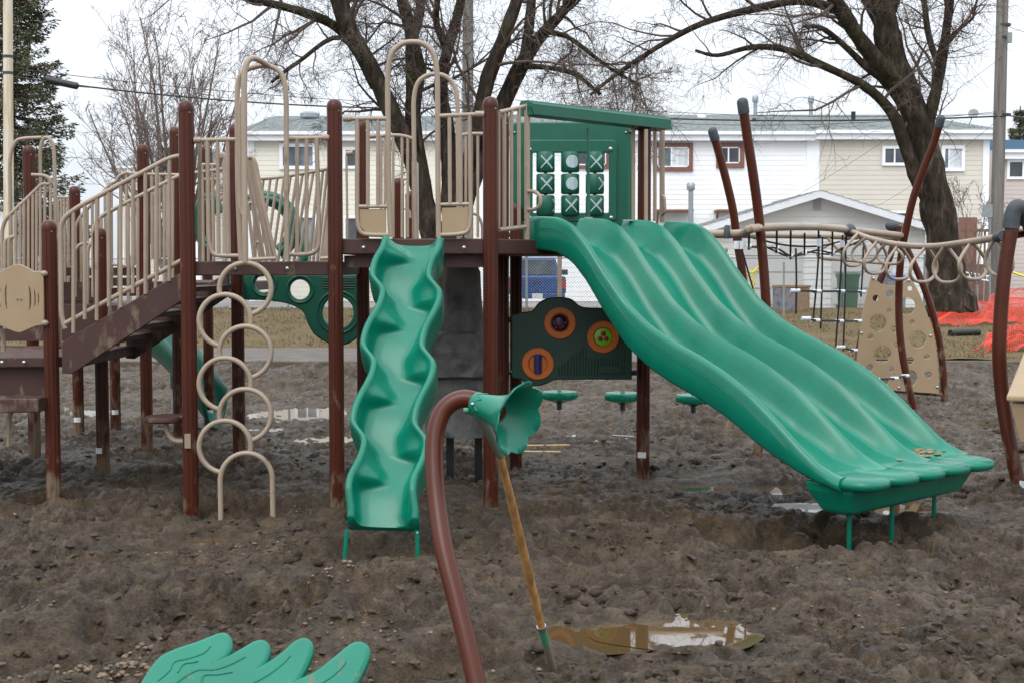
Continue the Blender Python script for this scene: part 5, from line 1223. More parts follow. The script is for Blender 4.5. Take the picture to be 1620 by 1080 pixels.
mk('support', MB().tube([A(930, 203, 12.05), A(931, 347, 12.05)], 0.014, 8), 'green_panel', hd); mk('support', MB().tube([A(995, 212, 12.4), A(995, 350, 12.4)], 0.012, 8), 'green_panel', hd)
mk('foot_plate', MB().box(A(931, 345, 12.05), (0.07, 0.05, 0.012)), 'steel', hd, smooth=False); mk('foot_plate', MB().box(A(993, 349, 12.4), (0.09, 0.05, 0.012)), 'steel', hd, smooth=False)

# tic-tac-toe panel
def make_tictac():
    Y = 13.45; pn = thing_part = None
    def rr(x0, y0, x1, y1, r=5):
        o = []
        for (cx, cy, a0) in ((x1 - r, y0 + r, -90), (x1 - r, y1 - r, 0), (x0 + r, y1 - r, 90), (x0 + r, y0 + r, 180)):
            for k in range(5): a = R(a0 + 22.5 * k); o.append((cx + r * math.cos(a), cy + r * math.sin(a)))
        return o
    outer = rr(810, 198, 997, 384, 8); inner = rr(833, 231, 972, 372, 6)
    f = px_panel('game_frame', outer, [], Y + 0.03, 0.07, 'green_panel', PS, 0.014, slots=[list(reversed(inner))])
    f['label'] = 'green framed noughts and crosses panel'
    in2 = px_panel('inner_frame', rr(829, 225, 973, 350, 5), [], Y - 0.02, 0.05, 'green_panel', f, 0.01, slots=[list(reversed(rr(841, 242, 964, 339, 4)))])
    px_panel('lower_board', rr(812, 352, 975, 382, 4), [], Y - 0.01, 0.05, 'green_panel', f, 0.008)
    for (x, y) in ((838, 237), (966, 236), (838, 345), (967, 345)): bolt(f, A(x, y, Y - 0.05), 0.02)
    for (x, y) in ((814, 210), (990, 210), (814, 374)): bolt(f, A(x, y, Y - 0.01), 0.012)
    for (x, y) in ((806, 211), (806, 372), (999, 209)): mk('clamp', MB().tube([A(x - 5, y, Y), A(x + 6, y, Y)], 0.025, 8), 'green_dark', f)
    s = Y / F; r = 0.093; hh = 0.10
    for cx in (863, 902, 941): mk('spindle', MB().tube([A(cx, 236, Y - 0.02), A(cx, 345, Y - 0.02)], 0.018, 8), 'green_dark', f)
    pat = [['X', 'O', 'X'], ['X', 'O', 'x2'], ['n', 'X', 'X']]
    for j, cy in enumerate((257, 291.5, 325.5)):
        for i, cx in enumerate((863, 902, 941)):
            c = A(cx, cy, Y - 0.02); mb = MB()
            mb.lathe([(r * 0.9, -hh), (r, -hh + 0.012), (r, hh - 0.012), (r * 0.9, hh)], c, n=32)
            mb.cur = 1
            k = pat[j][i]
            def patch(pts2, rot=0.0):   # decal laid on the curved face; pts2 in metres (arc, height)
                v = []
                for (a, b) in pts2:
                    an = a / r + rot; v.append(c + Vector((math.sin(an) * (r + 0.0025), -math.cos(an) * (r + 0.0025), b)))
                mb._add(v, [tuple(range(len(v)))])
            def strip(xa0, xb0, ya, xa1, xb1, yb, rot):
                for q_ in range(8):
                    f0, f1 = q_ / 8, (q_ + 1) / 8
                    patch([(xa0 + (xb0 - xa0) * f0, ya), (xa0 + (xb0 - xa0) * f1, ya), (xa1 + (xb1 - xa1) * f1, yb), (xa1 + (xb1 - xa1) * f0, yb)], rot)
            def bat(x0, y0, x1, y1, w0, w1, rot):
                n = 8; dx, dy = x1 - x0, y1 - y0; L_ = math.hypot(dx, dy); nx, ny = -dy / L_, dx / L_
                for q in range(n):
                    a, b = q / n, (q + 1) / n; wa = w0 + (w1 - w0) * min(1, max(0, (a - 0.25) * 1.6)); wb = w0 + (w1 - w0) * min(1, max(0, (b - 0.25) * 1.6))
                    patch([(x0 + dx * a - nx * wa, y0 + dy * a - ny * wa), (x0 + dx * b - nx * wb, y0 + dy * b - ny * wb), (x0 + dx * b + nx * wb, y0 + dy * b + ny * wb), (x0 + dx * a + nx * wa, y0 + dy * a + ny * wa)], rot)
            rot = {'X': 0.12, 'O': 0.22, 'x2': 1.0, 'n': 1.45}[k]
            if k == 'O':
                # ball as strips, leaving the two seams
                n = 14
                for q in range(n):
                    y0, y1 = -0.066 + 0.132 * q / n, -0.066 + 0.132 * (q + 1) / n
                    def hw(y): return math.sqrt(max(0, 0.066 ** 2 - y * y))
                    def seam(y): return 0.018 + 0.032 * (y / 0.066) ** 2
                    w0, w1 = hw(y0), hw(y1)
                    a0, a1 = min(seam(y0), w0), min(seam(y1), w1)
                    strip(-a0 + .0018, a0 - .0018, y0, -a1 + .0018, a1 - .0018, y1, rot)
                    if w0 > a0 or w1 > a1:
                        strip(a0, w0, y0, a1, w1, y1, rot); strip(-w0, -a0, y0, -w1, -a1, y1, rot)
            else:
                if k == 'X' and (i + j) % 2 == 0: bat(-0.06, 0.062, 0.062, -0.068, 0.006, 0.0085, rot)
                else: bat(0.062, -0.068, -0.06, 0.062, 0.006, 0.0085, rot)
                bat(-0.06, -0.062, 0.06, 0.066, 0.0055, 0.013, rot)
            mk('game_cylinder', mb, ['green_panel', 'white_decal'], f, auto=50, fix=False)
make_tictac()

# ---------------------------------------------------------------- narrow wave slide
def make_wave():
    T = A(655, 392, 11.02); T.z = 2.20; B = Vector((A(607, 835, 9.22).x, 9.22, 0.20)); nd = 220
    ax = (B - T); L = ax.length; e = ax.normalized(); lat = Vector((1, 0, 0)) - e * e.x; lat.normalize(); nor = lat.cross(e)
    if nor.z < 0: nor = -nor
    rows = []
    per = 0.265  # fraction of length per wave
    def rim(t, ph):  # lateral wander of the rims
        env = min(1, max(0, (t - 0.02) / 0.08)) * min(1, max(0, (0.97 - t) / 0.08))
        return 0.046 * env * (math.sin(2 * math.pi * (t - ph) / per) + 0.28 * math.sin(4 * math.pi * (t - ph) / per + 0.6))
    def rim(t, ph):
        env = min(1, max(0, (t - 0.02) / 0.10)) * min(1, max(0, (0.98 - t) / 0.10)); f = ((t - 0.245) / per) % 1.0
        return env * 0.050 * (math.cos(math.pi * f / 0.74) if f < 0.74 else -math.cos(math.pi * (f - 0.74) / 0.26)) - 0.012 * env
    def bump(t, c):
        v = 0
        for k in range(-1, 5):
            q = (t - (c + k * per)); v += math.exp(-(q / 0.018) ** 2) if q > 0 else math.exp(-(q / 0.058) ** 2)
        return v * (1 if t < 0.97 else max(0, (1 - t) / 0.03))
    for i in range(nd + 1):
        t = i / nd; p = T + ax * t
        # straight bed with a flatter start and run-out
        lift = 0.05 * max(0, (t - 0.86) / 0.14) ** 2 * 0 
        p = p + nor * (0.016 * math.sin(2 * math.pi * (t - 0.05) / per))
        w = 0.192
        rl = -w - 0.02 + rim(t, 0.085); rr_ = w + 0.02 + rim(t, 0.085 + 0.02)
        bl, br = 0.120 * bump(t, 0.075), 0.120 * bump(t, 0.243)
        hr = 0.19 * min(1, 0.5 + t / 0.06) * (1.0 if t < 0.93 else 1 - 0.35 * (t - 0.93) / 0.07)
        dn = -0.13 * (1 if t < 0.9 else 1 - 0.6 * (t - 0.9) / 0.1)
        pts = [(rl - 0.030, dn), (rl - 0.040, -0.02), (rl - 0.040, hr * 0.7), (rl - 0.034, hr * 0.94), (rl - 0.016, hr), (rl + 0.006, hr * 0.97), (rl + 0.016, hr * 0.85), (rl + 0.020 + bl * 0.30, hr * 0.66), (rl + 0.025 + bl * 0.80, hr * 0.44), (rl + 0.035 + bl * 1.08, hr * 0.24), (rl + 0.055 + bl * 1.16, hr * 0.08), (rl + 0.085 + bl * 1.2, 0.0)]
        ptr = [(rr_ - 0.085 - br * 1.2, 0.0), (rr_ - 0.055 - br * 1.16, hr * 0.08), (rr_ - 0.035 - br * 1.08, hr * 0.24), (rr_ - 0.025 - br * 0.80, hr * 0.44), (rr_ - 0.020 - br * 0.30, hr * 0.66), (rr_ - 0.016, hr * 0.85), (rr_ - 0.006, hr * 0.97), (rr_ + 0.016, hr), (rr_ + 0.034, hr * 0.94), (rr_ + 0.040, hr * 0.7), (rr_ + 0.040, -0.02), (rr_ + 0.030, dn)]
        a0, a1 = pts[-1][0], ptr[0][0]
        mid = [(a0 + (a1 - a0) * k / 6, -0.006 * math.sin(math.pi * k / 6)) for k in range(1, 6)]
        und = [(rr_ - 0.05, dn), (rr_ - 0.06, max(dn, -0.06)), (0, max(dn, -0.05)), (rl + 0.06, max(dn, -0.06)), (rl + 0.05, dn)]
        rows.append([p + lat * a + nor * b for a, b in pts + mid + ptr + und])
    s = mk('wave_slide', MB().grid(rows, closed=True, caps=True), 'green_plastic', PS, auto=75)
    s['label'] = 'narrow green slide with zigzag moulded sides'
    for (px, py, x) in ((543, 886, 549), (661, 880, 660)):
        g = gp(px, py); mk('leg', MB().tube([Vector((g.x, g.y, mud_at(g.x, g.y) - 0.1)), A(x, 838, g.y + 0.02)], 0.016, 8), 'green_plastic', s)
        bolt(s, A(x, 842, 9.08), 0.008)
make_wave()

# ---------------------------------------------------------------- loop climber
def make_loops():
    Y0, Y1 = 10.72, 10.62
    def yy(py): return Y0 + (Y1 - Y0) * (py - 415) / 400
    def arc(cx, cy, r, a0, a1, n=30): return [A(cx + r * math.cos(R(a0 + (a1 - a0) * k / n)), cy - r * math.sin(R(a0 + (a1 - a0) * k / n)), yy(cy)) for k in range(n + 1)]
    holder = None
    for k, cy in enumerate((457, 557, 656)):
        c = mk('climber_loop', MB().tube(arc(388, cy, 41, 188, -80), 0.0215, 10), 'tan_metal', PS)
    for k, cy in enumerate((507, 607, 706)):
        mk('climber_loop', MB().tube(arc(356, cy, 41, -8, 260), 0.0215, 10), 'tan_metal', PS)
    pts = [A(349.5, 830, yy(820)), A(348.5, 757, yy(757))] + [A(390 - 41 * math.cos(R(a)), 757 - 41 * math.sin(R(a)), yy(757)) for a in range(8, 180, 9)] + [A(431, 757, yy(757)), A(432, 836, yy(830))]
    mk('climber_loop', MB().tube(pts, 0.0215, 10), 'tan_metal', PS)
make_loops()

# ---------------------------------------------------------------- round seat on the corner post
sx = A(262, 661, 11.1)
seat = mk('round_seat', MB().lathe([(0.02, -0.03), (0.155, -0.03), (0.168, -0.02), (0.17, 0.0), (0.165, 0.016), (0.15, 0.022), (0.02, 0.024)], sx, n=28), 'brown_deck', PS)
mk('bracket', MB().tube(fil([sx - Vector((0, 0, 0.03)), A(264, 682, 11.1), A(274, 697, 11.08), A(296, 698, 11.03)], 0.08), 0.024, 10), 'tan_metal', seat)
mk('bracket_plate', MB().box(A(297, 697, 10.93), (0.05, 0.015, 0.12)), 'tan_metal', seat, smooth=False)

# ---------------------------------------------------------------- dark green activity panel under the deck
def make_activity():
    Y = 12.45
    out = smooth2([(811, 500), (826, 496), (843, 493), (853, 481), (866, 474), (886, 472), (903, 475), (914, 484), (925, 488), (950, 489), (985, 488), (998, 489)], 4) + [(998, 520), (998, 560), (998, 598)] + smooth2([(985, 598), (935, 598), (890, 598), (876, 599), (866, 604), (852, 608), (836, 606), (824, 598), (813, 596), (811, 588)], 4) + [(811, 545)]
    p = px_panel('activity_panel', out, [], Y, 0.05, 'green_dark', PS, 0.012); p['label'] = 'dark green activity panel with three orange dials'
    s = Y / F
    for (x, y, kind) in ((886, 511, 'ball'), (954, 533, 'prop'), (851, 575, 'roll')):
        c = A(x, y, Y - 0.028); r = 25.5 * s
        d = mk('dial', MB().lathe([(r * 0.99, 0), (r, 0.012), (r * 0.95, 0.022), (r * 0.62, 0.022), (r * 0.56, 0.012), (r * 0.54, 0.004)], c, (0, -1, 0), 32), 'orange_plastic', p)
        if kind == 'ball':
            mk('bubble', MB().sphere(c + Vector((0, -0.004, 0)), r * 0.53, 18, 10, (1, 0.45, 1)), 'purple_dark', d)
            rnd = random.Random(3); bl = MB()
            for _ in range(14): a, q = rnd.uniform(0, 6.28), r * 0.42 * rnd.random() ** 0.6; bl.sphere(c + Vector((q * math.cos(a), -0.028 - 0.012 * (1 - q / (r * 0.45)), q * math.sin(a))), 0.011, 6, 4)
            mk('beads', bl, 'red_plastic', d)
        elif kind == 'prop':
            mk('disc', MB().lathe([(r * 0.55, 0), (r * 0.55, 0.02), (r * 0.5, 0.024)], c, (0, -1, 0), 28), 'lime_plastic', d)
            pr = MB()
            for k in range(3): a = R(90 + 120 * k); pr.sphere(c + Vector((0.032 * math.cos(a), -0.028, 0.032 * math.sin(a))), 0.024, 10, 6, (1, 0.35, 1))
            mk('propeller', pr, 'red_plastic', d)
        else:
            mk('roller', MB().lathe([(r * 0.14, -r * 0.62), (r * 0.22, -r * 0.58), (r * 0.22, r * 0.58), (r * 0.14, r * 0.62)], c + Vector((0, -0.02, 0)), (0, 0, 1), 16), 'blue_plastic', d)
            for k in range(9): mk('ridge', MB().lathe([(r * 0.25, -0.005), (r * 0.25, 0.005)], c + Vector((0, -0.02, (k - 4) * r * 0.13)), (0, 0, 1), 16), 'blue_plastic', d)
    for k in range(24):
        x = 884 + k * 4.7; top = 571 - 1.3 * k if x < 910 else 556
        if x < 930: top = max(548, 580 - (x - 884) * 0.8)
        elif x < 985: top = 566
        else: top = 552
        mk('rib', MB().tube([A(x, top, Y - 0.026), A(x, 594, Y - 0.026)], 0.007, 5), 'green_dark', p)
    mk('badge', MB().box(A(966, 584, Y - 0.033), (0.20, 0.02, 0.06)), 'green_dark', p, smooth=False)
    for (x, y) in ((808, 506), (808, 588), (1001, 589)): mk('clamp', MB().tube([A(x - 6, y, Y), A(x + 6, y, Y)], 0.026, 8), 'green_dark', p)
make_activity()

# ---------------------------------------------------------------- grey rock climber below deck B
def make_rockclimb():
    Y = 12.9; rows = []
    lv = [(692, 672, 768, .0), (655, 671, 768, 0.02), (600, 672, 768, 0.02), (596, 662, 772, -.12), (575, 664, 772, -.17), (545, 668, 772, -.17), (530, 674, 770, -.10), (524, 684, 766, 0.04), (470, 700, 762, 0.10), (430, 703, 760, .12), (402, 706, 746, .12), (398, 708, 744, .13)]
    fine = []
    for q in range(len(lv) - 1):
        for k in range(4): fine.append(tuple(lv[q][i] + (lv[q + 1][i] - lv[q][i]) * k / 4 for i in range(4)))
    lv = fine + [lv[-1]]
    for (py, x0, x1, dy) in lv:
        ring = []
        for k in range(20):
            f = k / 19; x = x0 + (x1 - x0) * f; bulge = -0.22 * math.sin(math.pi * f) ** 0.6
            p = A(x, py, Y + dy + bulge); n = float(fbm(np.array([p.x * 5]), np.array([p.z * 5]), 4)[0]); p.y += 0.085 * n; ring.append(p)
        ring += [A(x1 - 4, py, Y + 0.45), A(x0 + 4, py, Y + 0.45)]
        rows.append(ring)
    c = mk('rock_climber', MB().grid(rows, closed=True, caps=True), 'grey_rock', PS, auto=45); c['label'] = 'grey moulded rock climbing wall with ledge'
    for x in (712, 757, 690): 
        g = A(x, 690, Y + 0.1); mk('leg', MB().box((g.x, g.y, 0.15), (0.075, 0.075, 0.6)), 'black_plastic', c, smooth=False)
make_rockclimb()

# ---------------------------------------------------------------- green panels and far slide at the back
def make_back():
    out = smooth2([(365, 437), (420, 437), (480, 437), (575, 437)], 3) + smooth2([(575, 470), (574, 505), (565, 530), (545, 543), (522, 541), (500, 528), (488, 508), (480, 490), (455, 478), (420, 473), (385, 472), (365, 470)], 4)
    p = px_panel('bubble_panel', out, [(475, 458, 18), (535, 494, 27), (418, 449, 16), (380, 452, 9)], 13.9, 0.06, 'green_panel', PS, 0.016); p['label'] = 'green panel with round porthole openings below the deck'
    for (x, y, r) in ((475, 458, 21), (535, 494, 33), (418, 449, 19)):
        mk('rim', MB().loop([A(x + r * math.cos(2 * math.pi * k / 30), y + r * math.sin(2 * math.pi * k / 30), 13.865) for k in range(30)], 0.012, 6), 'green_panel', p)
    for k in range(5): mk('vent_slit', MB().tube([A(510, 440 + 4 * k, 13.86), A(560, 440 + 4 * k, 13.86)], 0.005, 5), 'green_dark', p)
    # big green crawl ring seen through the leaning barriers
    ring = MB(); Y = 16.2
    for rr_, dz in ((47, 0.0), (41, -0.05), (35, 0.0)):
        pts = [A(418 + rr_ * 1.12 * math.cos(a), 360 - rr_ * 1.12 * math.sin(a), Y + dz) for a in np.linspace(R(-60), R(150), 30)]; ring.tube(pts, 0.042, 8)
    mk('crawl_ring', ring, 'green_panel', PS)
    ring = MB()
    for rr_ in (40, 33): ring.tube([A(330 + rr_ * 0.5 * math.cos(a), 350 - rr_ * math.sin(a), Y + 0.2) for a in np.linspace(R(20), R(280), 26)], 0.045, 8)
    mk('crawl_ring', ring, 'green_panel', PS)
    tn = MB(); tn.tube(sm([A(455, 360, 16.6), A(475, 378, 16.4), A(485, 400, 16.3), A(470, 425, 16.3)], 6), 0.07, 10); mk('crawl_ring', tn, 'green_panel', PS)
    # curved slide on the far side, seen between posts
    rows = []
    for k in range(22):
        t = k / 21; cx = 232 + 110 * t; cy = 500 + 118 * t ** 1.4; Y = 17.4 - 1.2 * t
        row = []
        for q in range(12):
            a = math.pi * q / 11; row.append(A(cx, cy, Y) + Vector((0.05 * math.cos(a), 0.33 * math.cos(a), -0.46 * math.sin(a))))
        rows.append(row)
    s = mk('curved_slide', MB().grid(rows), 'green_panel', PS, fix=False); so = s.modifiers.new('solid', 'SOLIDIFY'); so.thickness = 0.03; s['label'] = 'darker green curved slide on the far side'
    mk('leg', MB().tube([A(276, 655, 16.9), A(275, 560, 16.9)], 0.04, 10), 'galvanised', s); mk('leg_sleeve', MB().tube([A(275.5, 614, 16.88), A(275, 555, 16.88)], 0.048, 10), 'green_panel', s)
make_back()
# ================================================================ HANGING STEP PODS
for (x, lab, ytop, bar) in ((885, 'leftmost green step pod hanging behind the dark green panel', 622, 0), (985, 'middle green step pod hanging between the panel and the brown post', 624, 1), (1097, 'rightmost green step pod hanging behind the triple slide', 627, 0)):
    Y = 15.5; c = A(x, ytop, Y); t = thing('step_pod', Vector((c.x, c.y, 0)), lab, 'step pod', 'hanging step pods')
    r = 28 * Y / F
    mk('pod', MB().lathe([(r * 0.2, -0.11), (r * 0.35, -0.095), (r * 0.75, -0.075), (r * 0.97, -0.058), (r * 1.0, -0.045), (r, 0.01), (r * 0.96, 0.024), (r * 0.5, 0.034), (0.03, 0.036)], c, n=28, mod=lambda j: 1 + 0.03 * math.cos(j * math.pi * 5 / 7)), 'green_plastic', t)
    for k in range(14):
        a = math.pi * (k + 0.5) / 14; mk('grip_ridge', MB().tube([c + Vector((-r * 1.0 * math.cos(a), -r * 1.0 * math.sin(a), -0.045)), c + Vector((-r * 1.0 * math.cos(a), -r * 1.0 * math.sin(a), -0.006))], 0.007, 4), 'green_plastic', t)
    mk('pole', MB().tube([c, (c.x, c.y, 2.22)], 0.027, 10), 'tan_metal', t)
    mk('socket', MB().tube([c - Vector((0, 0, 0.08)), c - Vector((0, 0, 0.19))], 0.03, 8), 'rubber', t)
    ch = c - Vector((0, 0, 0.18)); n = int((ch.z - 0.0) / 0.042); links = MB()
    for k in range(n):
        p = ch - Vector((0, 0, 0.042 * (k + 0.5))); ax = Vector((1, 0, 0)) if k % 2 else Vector((0, 1, 0))
        links.loop([p + ax * 0.012 * math.cos(a) + Vector((0, 0, 0.027 * math.sin(a))) for a in np.linspace(0, 2 * math.pi, 9)[:-1]], 0.004, 4)
    tag(mk('chain', links, 'galvanised', t, fix=False), kind='stuff')
    if bar: mk('anchor_bar', MB().tube([Vector((c.x - 0.12, c.y, 0.05)), Vector((c.x + 0.12, c.y - 0.05, 0.04))], 0.012, 6), 'galvanised', t)
    if x == 885: mk('top_beam', MB().tube([(c.x - 0.35, Y, 2.22), (c.x + 1.95, Y, 2.22)], 0.045, 10), 'tan_metal', t)

# ================================================================ ROPE AND RING CLIMBING FRAME
CF = thing('climbing_frame', (4.0, 16.5, 0), 'climbing frame of curved brown posts with rope net and hanging loops', 'climbing frame')
def horn(pts, r, name='curved_post', capn=0.16, cap=True):
    p = sm(pts, 8); o = mk(name, MB().tube(p, r, 14), 'brown_metal', CF)
    if cap:
        d = (p[0] - p[2]).normalized(); mk('end_cap', MB().lathe([(r * 1.12, -0.10), (r * 1.15, -0.09), (r * 1.15, 0.02), (r * 1.0, 0.045), (r * 0.6, 0.062), (0.003, 0.068)], p[0], d, 14), 'rubber', o)
    return o
RH = 0.052
horn([A(1128, 210, 16.6), A(1138, 245, 16.65), A(1150, 290, 16.7), A(1160, 335, 16.75), A(1166, 380, 16.8), A(1174, 430, 16.8), A(1182, 500, 16.8), A(1180, 580, 16.8), A(1166, 640, 16.7), A(1148, 690, 16.6)], RH)
horn([A(1175, 165, 14.0), A(1182, 215, 14.05), A(1192, 280, 14.1), A(1200, 340, 14.15), A(1206, 400, 14.2), A(1211, 465, 14.2), A(1215, 560, 14.2), A(1210, 650, 14.1), A(1195, 730, 14.0)], RH)
horn([A(1488, 190, 18.2), A(1478, 225, 18.3), A(1462, 265, 18.4), A(1446, 310, 18.5), A(1434, 360, 18.6), A(1425, 410, 18.7), A(1422, 470, 18.8), A(1424, 530, 18.8), A(1433, 590, 18.8), A(1448, 655, 18.8)], RH)
horn([A(1422, 358, 20.0), A(1408, 405, 20.0), A(1388, 455, 20.0), A(1370, 505, 20.0), A(1358, 560, 20.0), A(1352, 640, 20.0)], RH, cap=False)
horn([A(1424, 372, 20.2), A(1440, 405, 20.2), A(1460, 450, 20.2), A(1477, 500, 20.2), A(1488, 550, 20.2), A(1493, 600, 20.2), A(1494, 640, 20.2)], RH, cap=False)
h5 = horn([A(1603, 352, 12.0), A(1596, 385, 12.0), A(1588, 440, 12.0), A(1583, 500, 12.0), A(1581, 560, 12.0), A(1585, 620, 12.0), A(1594, 680, 11.95), A(1604, 730, 11.9), A(1616, 790, 11.85)], 0.063, cap=False)
mk('elbow', MB().tube(sm([A(1599, 362, 12.0), A(1602, 340, 12.0), A(1609, 328, 12.0), A(1619, 334, 12.05), A(1625, 352, 12.1)], 6), 0.073, 14), 'rubber', CF)
horn([A(1624, 345, 12.1), A(1636, 380, 12.2), A(1650, 440, 12.3)], 0.063, cap=False)
rail_b = mk('side_rail', MB().tube([A(1586, 375, 12.05), A(1640, 365, 12.4)], 0.04, 10), 'brown_metal', CF)
mk('grade_sticker', MB().lathe([(0.066, 0), (0.066, 0.10)], A(1611, 776, 11.87), (0.22, 0, 1), 20), 'white_tag', h5)
# beams
fb = mk('beam', MB().tube(sm([A(1112, 370, 14.6), A(1172, 370, 14.4), A(1198, 361, 14.1), A(1290, 359, 15.7), A(1360, 366, 17.4), A(1425, 373, 18.6)], 6), 0.046, 12), 'tan_metal', CF)
for (x, y, Y) in ((1202, 361, 14.12), (1227, 361, 14.5), (1288, 359, 15.6), (1376, 367, 17.7)): bolt(fb, A(x, y, Y) - Vector((0, 0.042, 0)), 0.012)
mk('beam', MB().tube([A(1166, 372, 16.8), A(1250, 373, 17.9), A(1340, 375, 19.0), A(1425, 376, 20.0)], 0.040, 12), 'tan_metal', CF)
for pts in ([A(1150, 358, 14.45), A(1150, 368, 14.42), A(1150, 378, 14.42)], ):
    mk('joint_cap', MB().tube(pts, [0.028, 0.034, 0.026], 10), 'rubber', CF)
mk('joint_cap', MB().sphere(A(1344, 365, 16.9), 0.085, 12, 8), 'rubber', CF); mk('joint_cap', MB().sphere(A(1411, 358, 19.8), 0.10, 12, 8, (1, 1, .8)), 'rubber', CF)
# hanging loop rail
rp = sm([A(1345, 366, 16.9), A(1385, 380, 16.2), A(1430, 388, 15.2), A(1475, 390, 14.2), A(1520, 385, 13.2), A(1560, 379, 12.5), A(1584, 374, 12.05)], 6)
lr = mk('loop_rail', MB().tube(rp, 0.034, 12), 'tan_metal', CF)
mk('joint_cap', MB().tube([A(1577, 376, 12.15), A(1587, 373, 12.0)], 0.045, 12), 'rubber', lr)
def drop(ap, bt, w, Y, dY):
    """teardrop hand loop: apex on the rail, flattened round bottom"""
    p = []
    h = bt[1] - ap[1]
    prof = [(0, 0), (0.16, 0.14), (0.32, 0.30), (0.46, 0.48), (0.5, 0.64), (0.46, 0.80), (0.34, 0.93), (0.18, 0.99), (0, 1.0), (-0.18, 0.99), (-0.34, 0.93), (-0.46, 0.80), (-0.5, 0.64), (-0.46, 0.48), (-0.32, 0.30), (-0.16, 0.14)]
    q = [A(ap[0] + (bt[0] - ap[0]) * b + a * w, ap[1] + h * b, Y + a * dY) for a, b in prof]
    q = sm(q + [q[0]], 3)[:-1]
    return q
for (ap, bt, w, Y, dY) in (((1357, 370), (1349, 421), 36, 16.6, 0.35), ((1372, 375), (1366, 415), 40, 16.4, -0.35), ((1390, 380), (1383, 433), 36, 16.1, 0.35), ((1404, 384), (1410, 418), 40, 15.8, -0.35), ((1423, 387), (1421, 442), 40, 15.4, 0.35), ((1466, 390), (1458, 446), 42, 14.4, 0.35), ((1496, 388), (1500, 447), 44, 13.7, -0.3), ((1538, 383), (1540, 442), 44, 12.9, 0.3), ((1575, 377), (1584, 436), 42, 12.25, -0.25)):
    mk('hand_loop', MB().loop(drop(ap, bt, w, Y, dY), 0.0175, 8), 'tan_metal', lr)
mk('swing_bar', MB().tube(fil([A(1318, 384, 18.2), A(1296, 395, 18.2), A(1292, 404, 18.2), A(1300, 409, 18.2), A(1413, 418, 18.4)], 0.08), 0.022, 8), 'tan_metal', CF)
mk('swing_bar', MB().tube(fil([A(1310, 378, 18.4), A(1334, 404, 18.4), A(1345, 411, 18.4), A(1360, 411, 18.4)], 0.08), 0.02, 8), 'tan_metal', CF)
# rope net: a sagging roof between the beams and a hanging ladder
def rope(pts, par, r=0.012): return mk('rope', MB().tube(pts, r, 6), 'rope', par)
def clamp(par, p, d=(1, 0, 0), r=0.021, l=0.055): d = Vector(d).normalized(); return mk('rope_clamp', MB().tube([Vector(p) - d * l / 2, Vector(p) + d * l / 2], r, 8), 'rope_clamp', par)
net = rope(sm([A(1176, 372, 16.6), A(1200, 379, 16.2), A(1250, 389, 16.4), A(1300, 389, 17.0), A(1345, 378, 17.6)], 5), CF); net.name = 'rope_net'
N = {}
for i in range(9):
    for j in range(4):
        u, v = i / 8, j / 3; a = A(1185 + 22 * i, 368 - (1 - u) * 4, 14.4 + 2.9 * u + (3.2 - 0.4 * u) * 0); b = A(1185 + 22 * i, 373.5, 17.0 + 2.2 * u)
        p = a.lerp(b, v); p.z -= 0.30 * math.sin(math.pi * v) * (0.5 + 0.5 * math.sin(math.pi * u)) + 0.04 * math.sin(i * 2.1 + j); N[i, j] = p
for j in (1, 2): rope(sm([N[i, j] for i in range(9)], 3), net)
for i in range(9): rope(sm([N[i, j] for j in range(4)], 3), net)
for i in range(9):
    for j in (1, 2): clamp(net, N[i, j], (1, 0.3, 0.1))
vs = [(1259, 393, 1259, 497, 15.3), (1297, 372, 1286, 510, 15.9), (1301, 375, 1298, 520, 16.3), (1333, 372, 1322, 548, 16.8), (1338, 375, 1334, 555, 17.2), (1366, 374, 1362, 470, 17.8)]
for (x0, y0, x1, y1, Y) in vs: rope(sm([A(x0, y0, Y), A((x0 + x1) / 2 + 1, (y0 + y1) / 2, Y), A(x1, y1, Y)], 3), net)
for (pts) in ([(1258, 460, 15.3), (1292, 461, 15.9), (1330, 461, 16.9), (1363, 462, 17.8)], [(1275, 504, 15.3), (1290, 507, 15.9), (1328, 508, 17.0), (1357, 508, 17.8)], [(1330, 549, 17), (1350, 554, 17.8)], [(1385, 600, 17.2), (1415, 598, 17.8), (1432, 594, 18.6)]):
    q = [A(*p) for p in pts]; rope(q, net, 0.014)
    for p in q: clamp(net, p, (1, 0.2, 0), 0.024, 0.11)
for (x0, x1) in ((1163, 1160), (1172, 1181)): rope([A(x0, 375, 16.5), A(x0 + 3, 400, 16.5), A(x1 + 14, 470, 16.5)], net); clamp(net, A(x0 + 2, 388, 16.5), (0, 0, 1), 0.035, 0.10)
for (x, y, Y) in ((1296, 384, 15.9), (1332, 386, 16.8), (1367, 385, 17.8)): clamp(net, A(x, y, Y), (0, 0, 1), 0.028, 0.09)
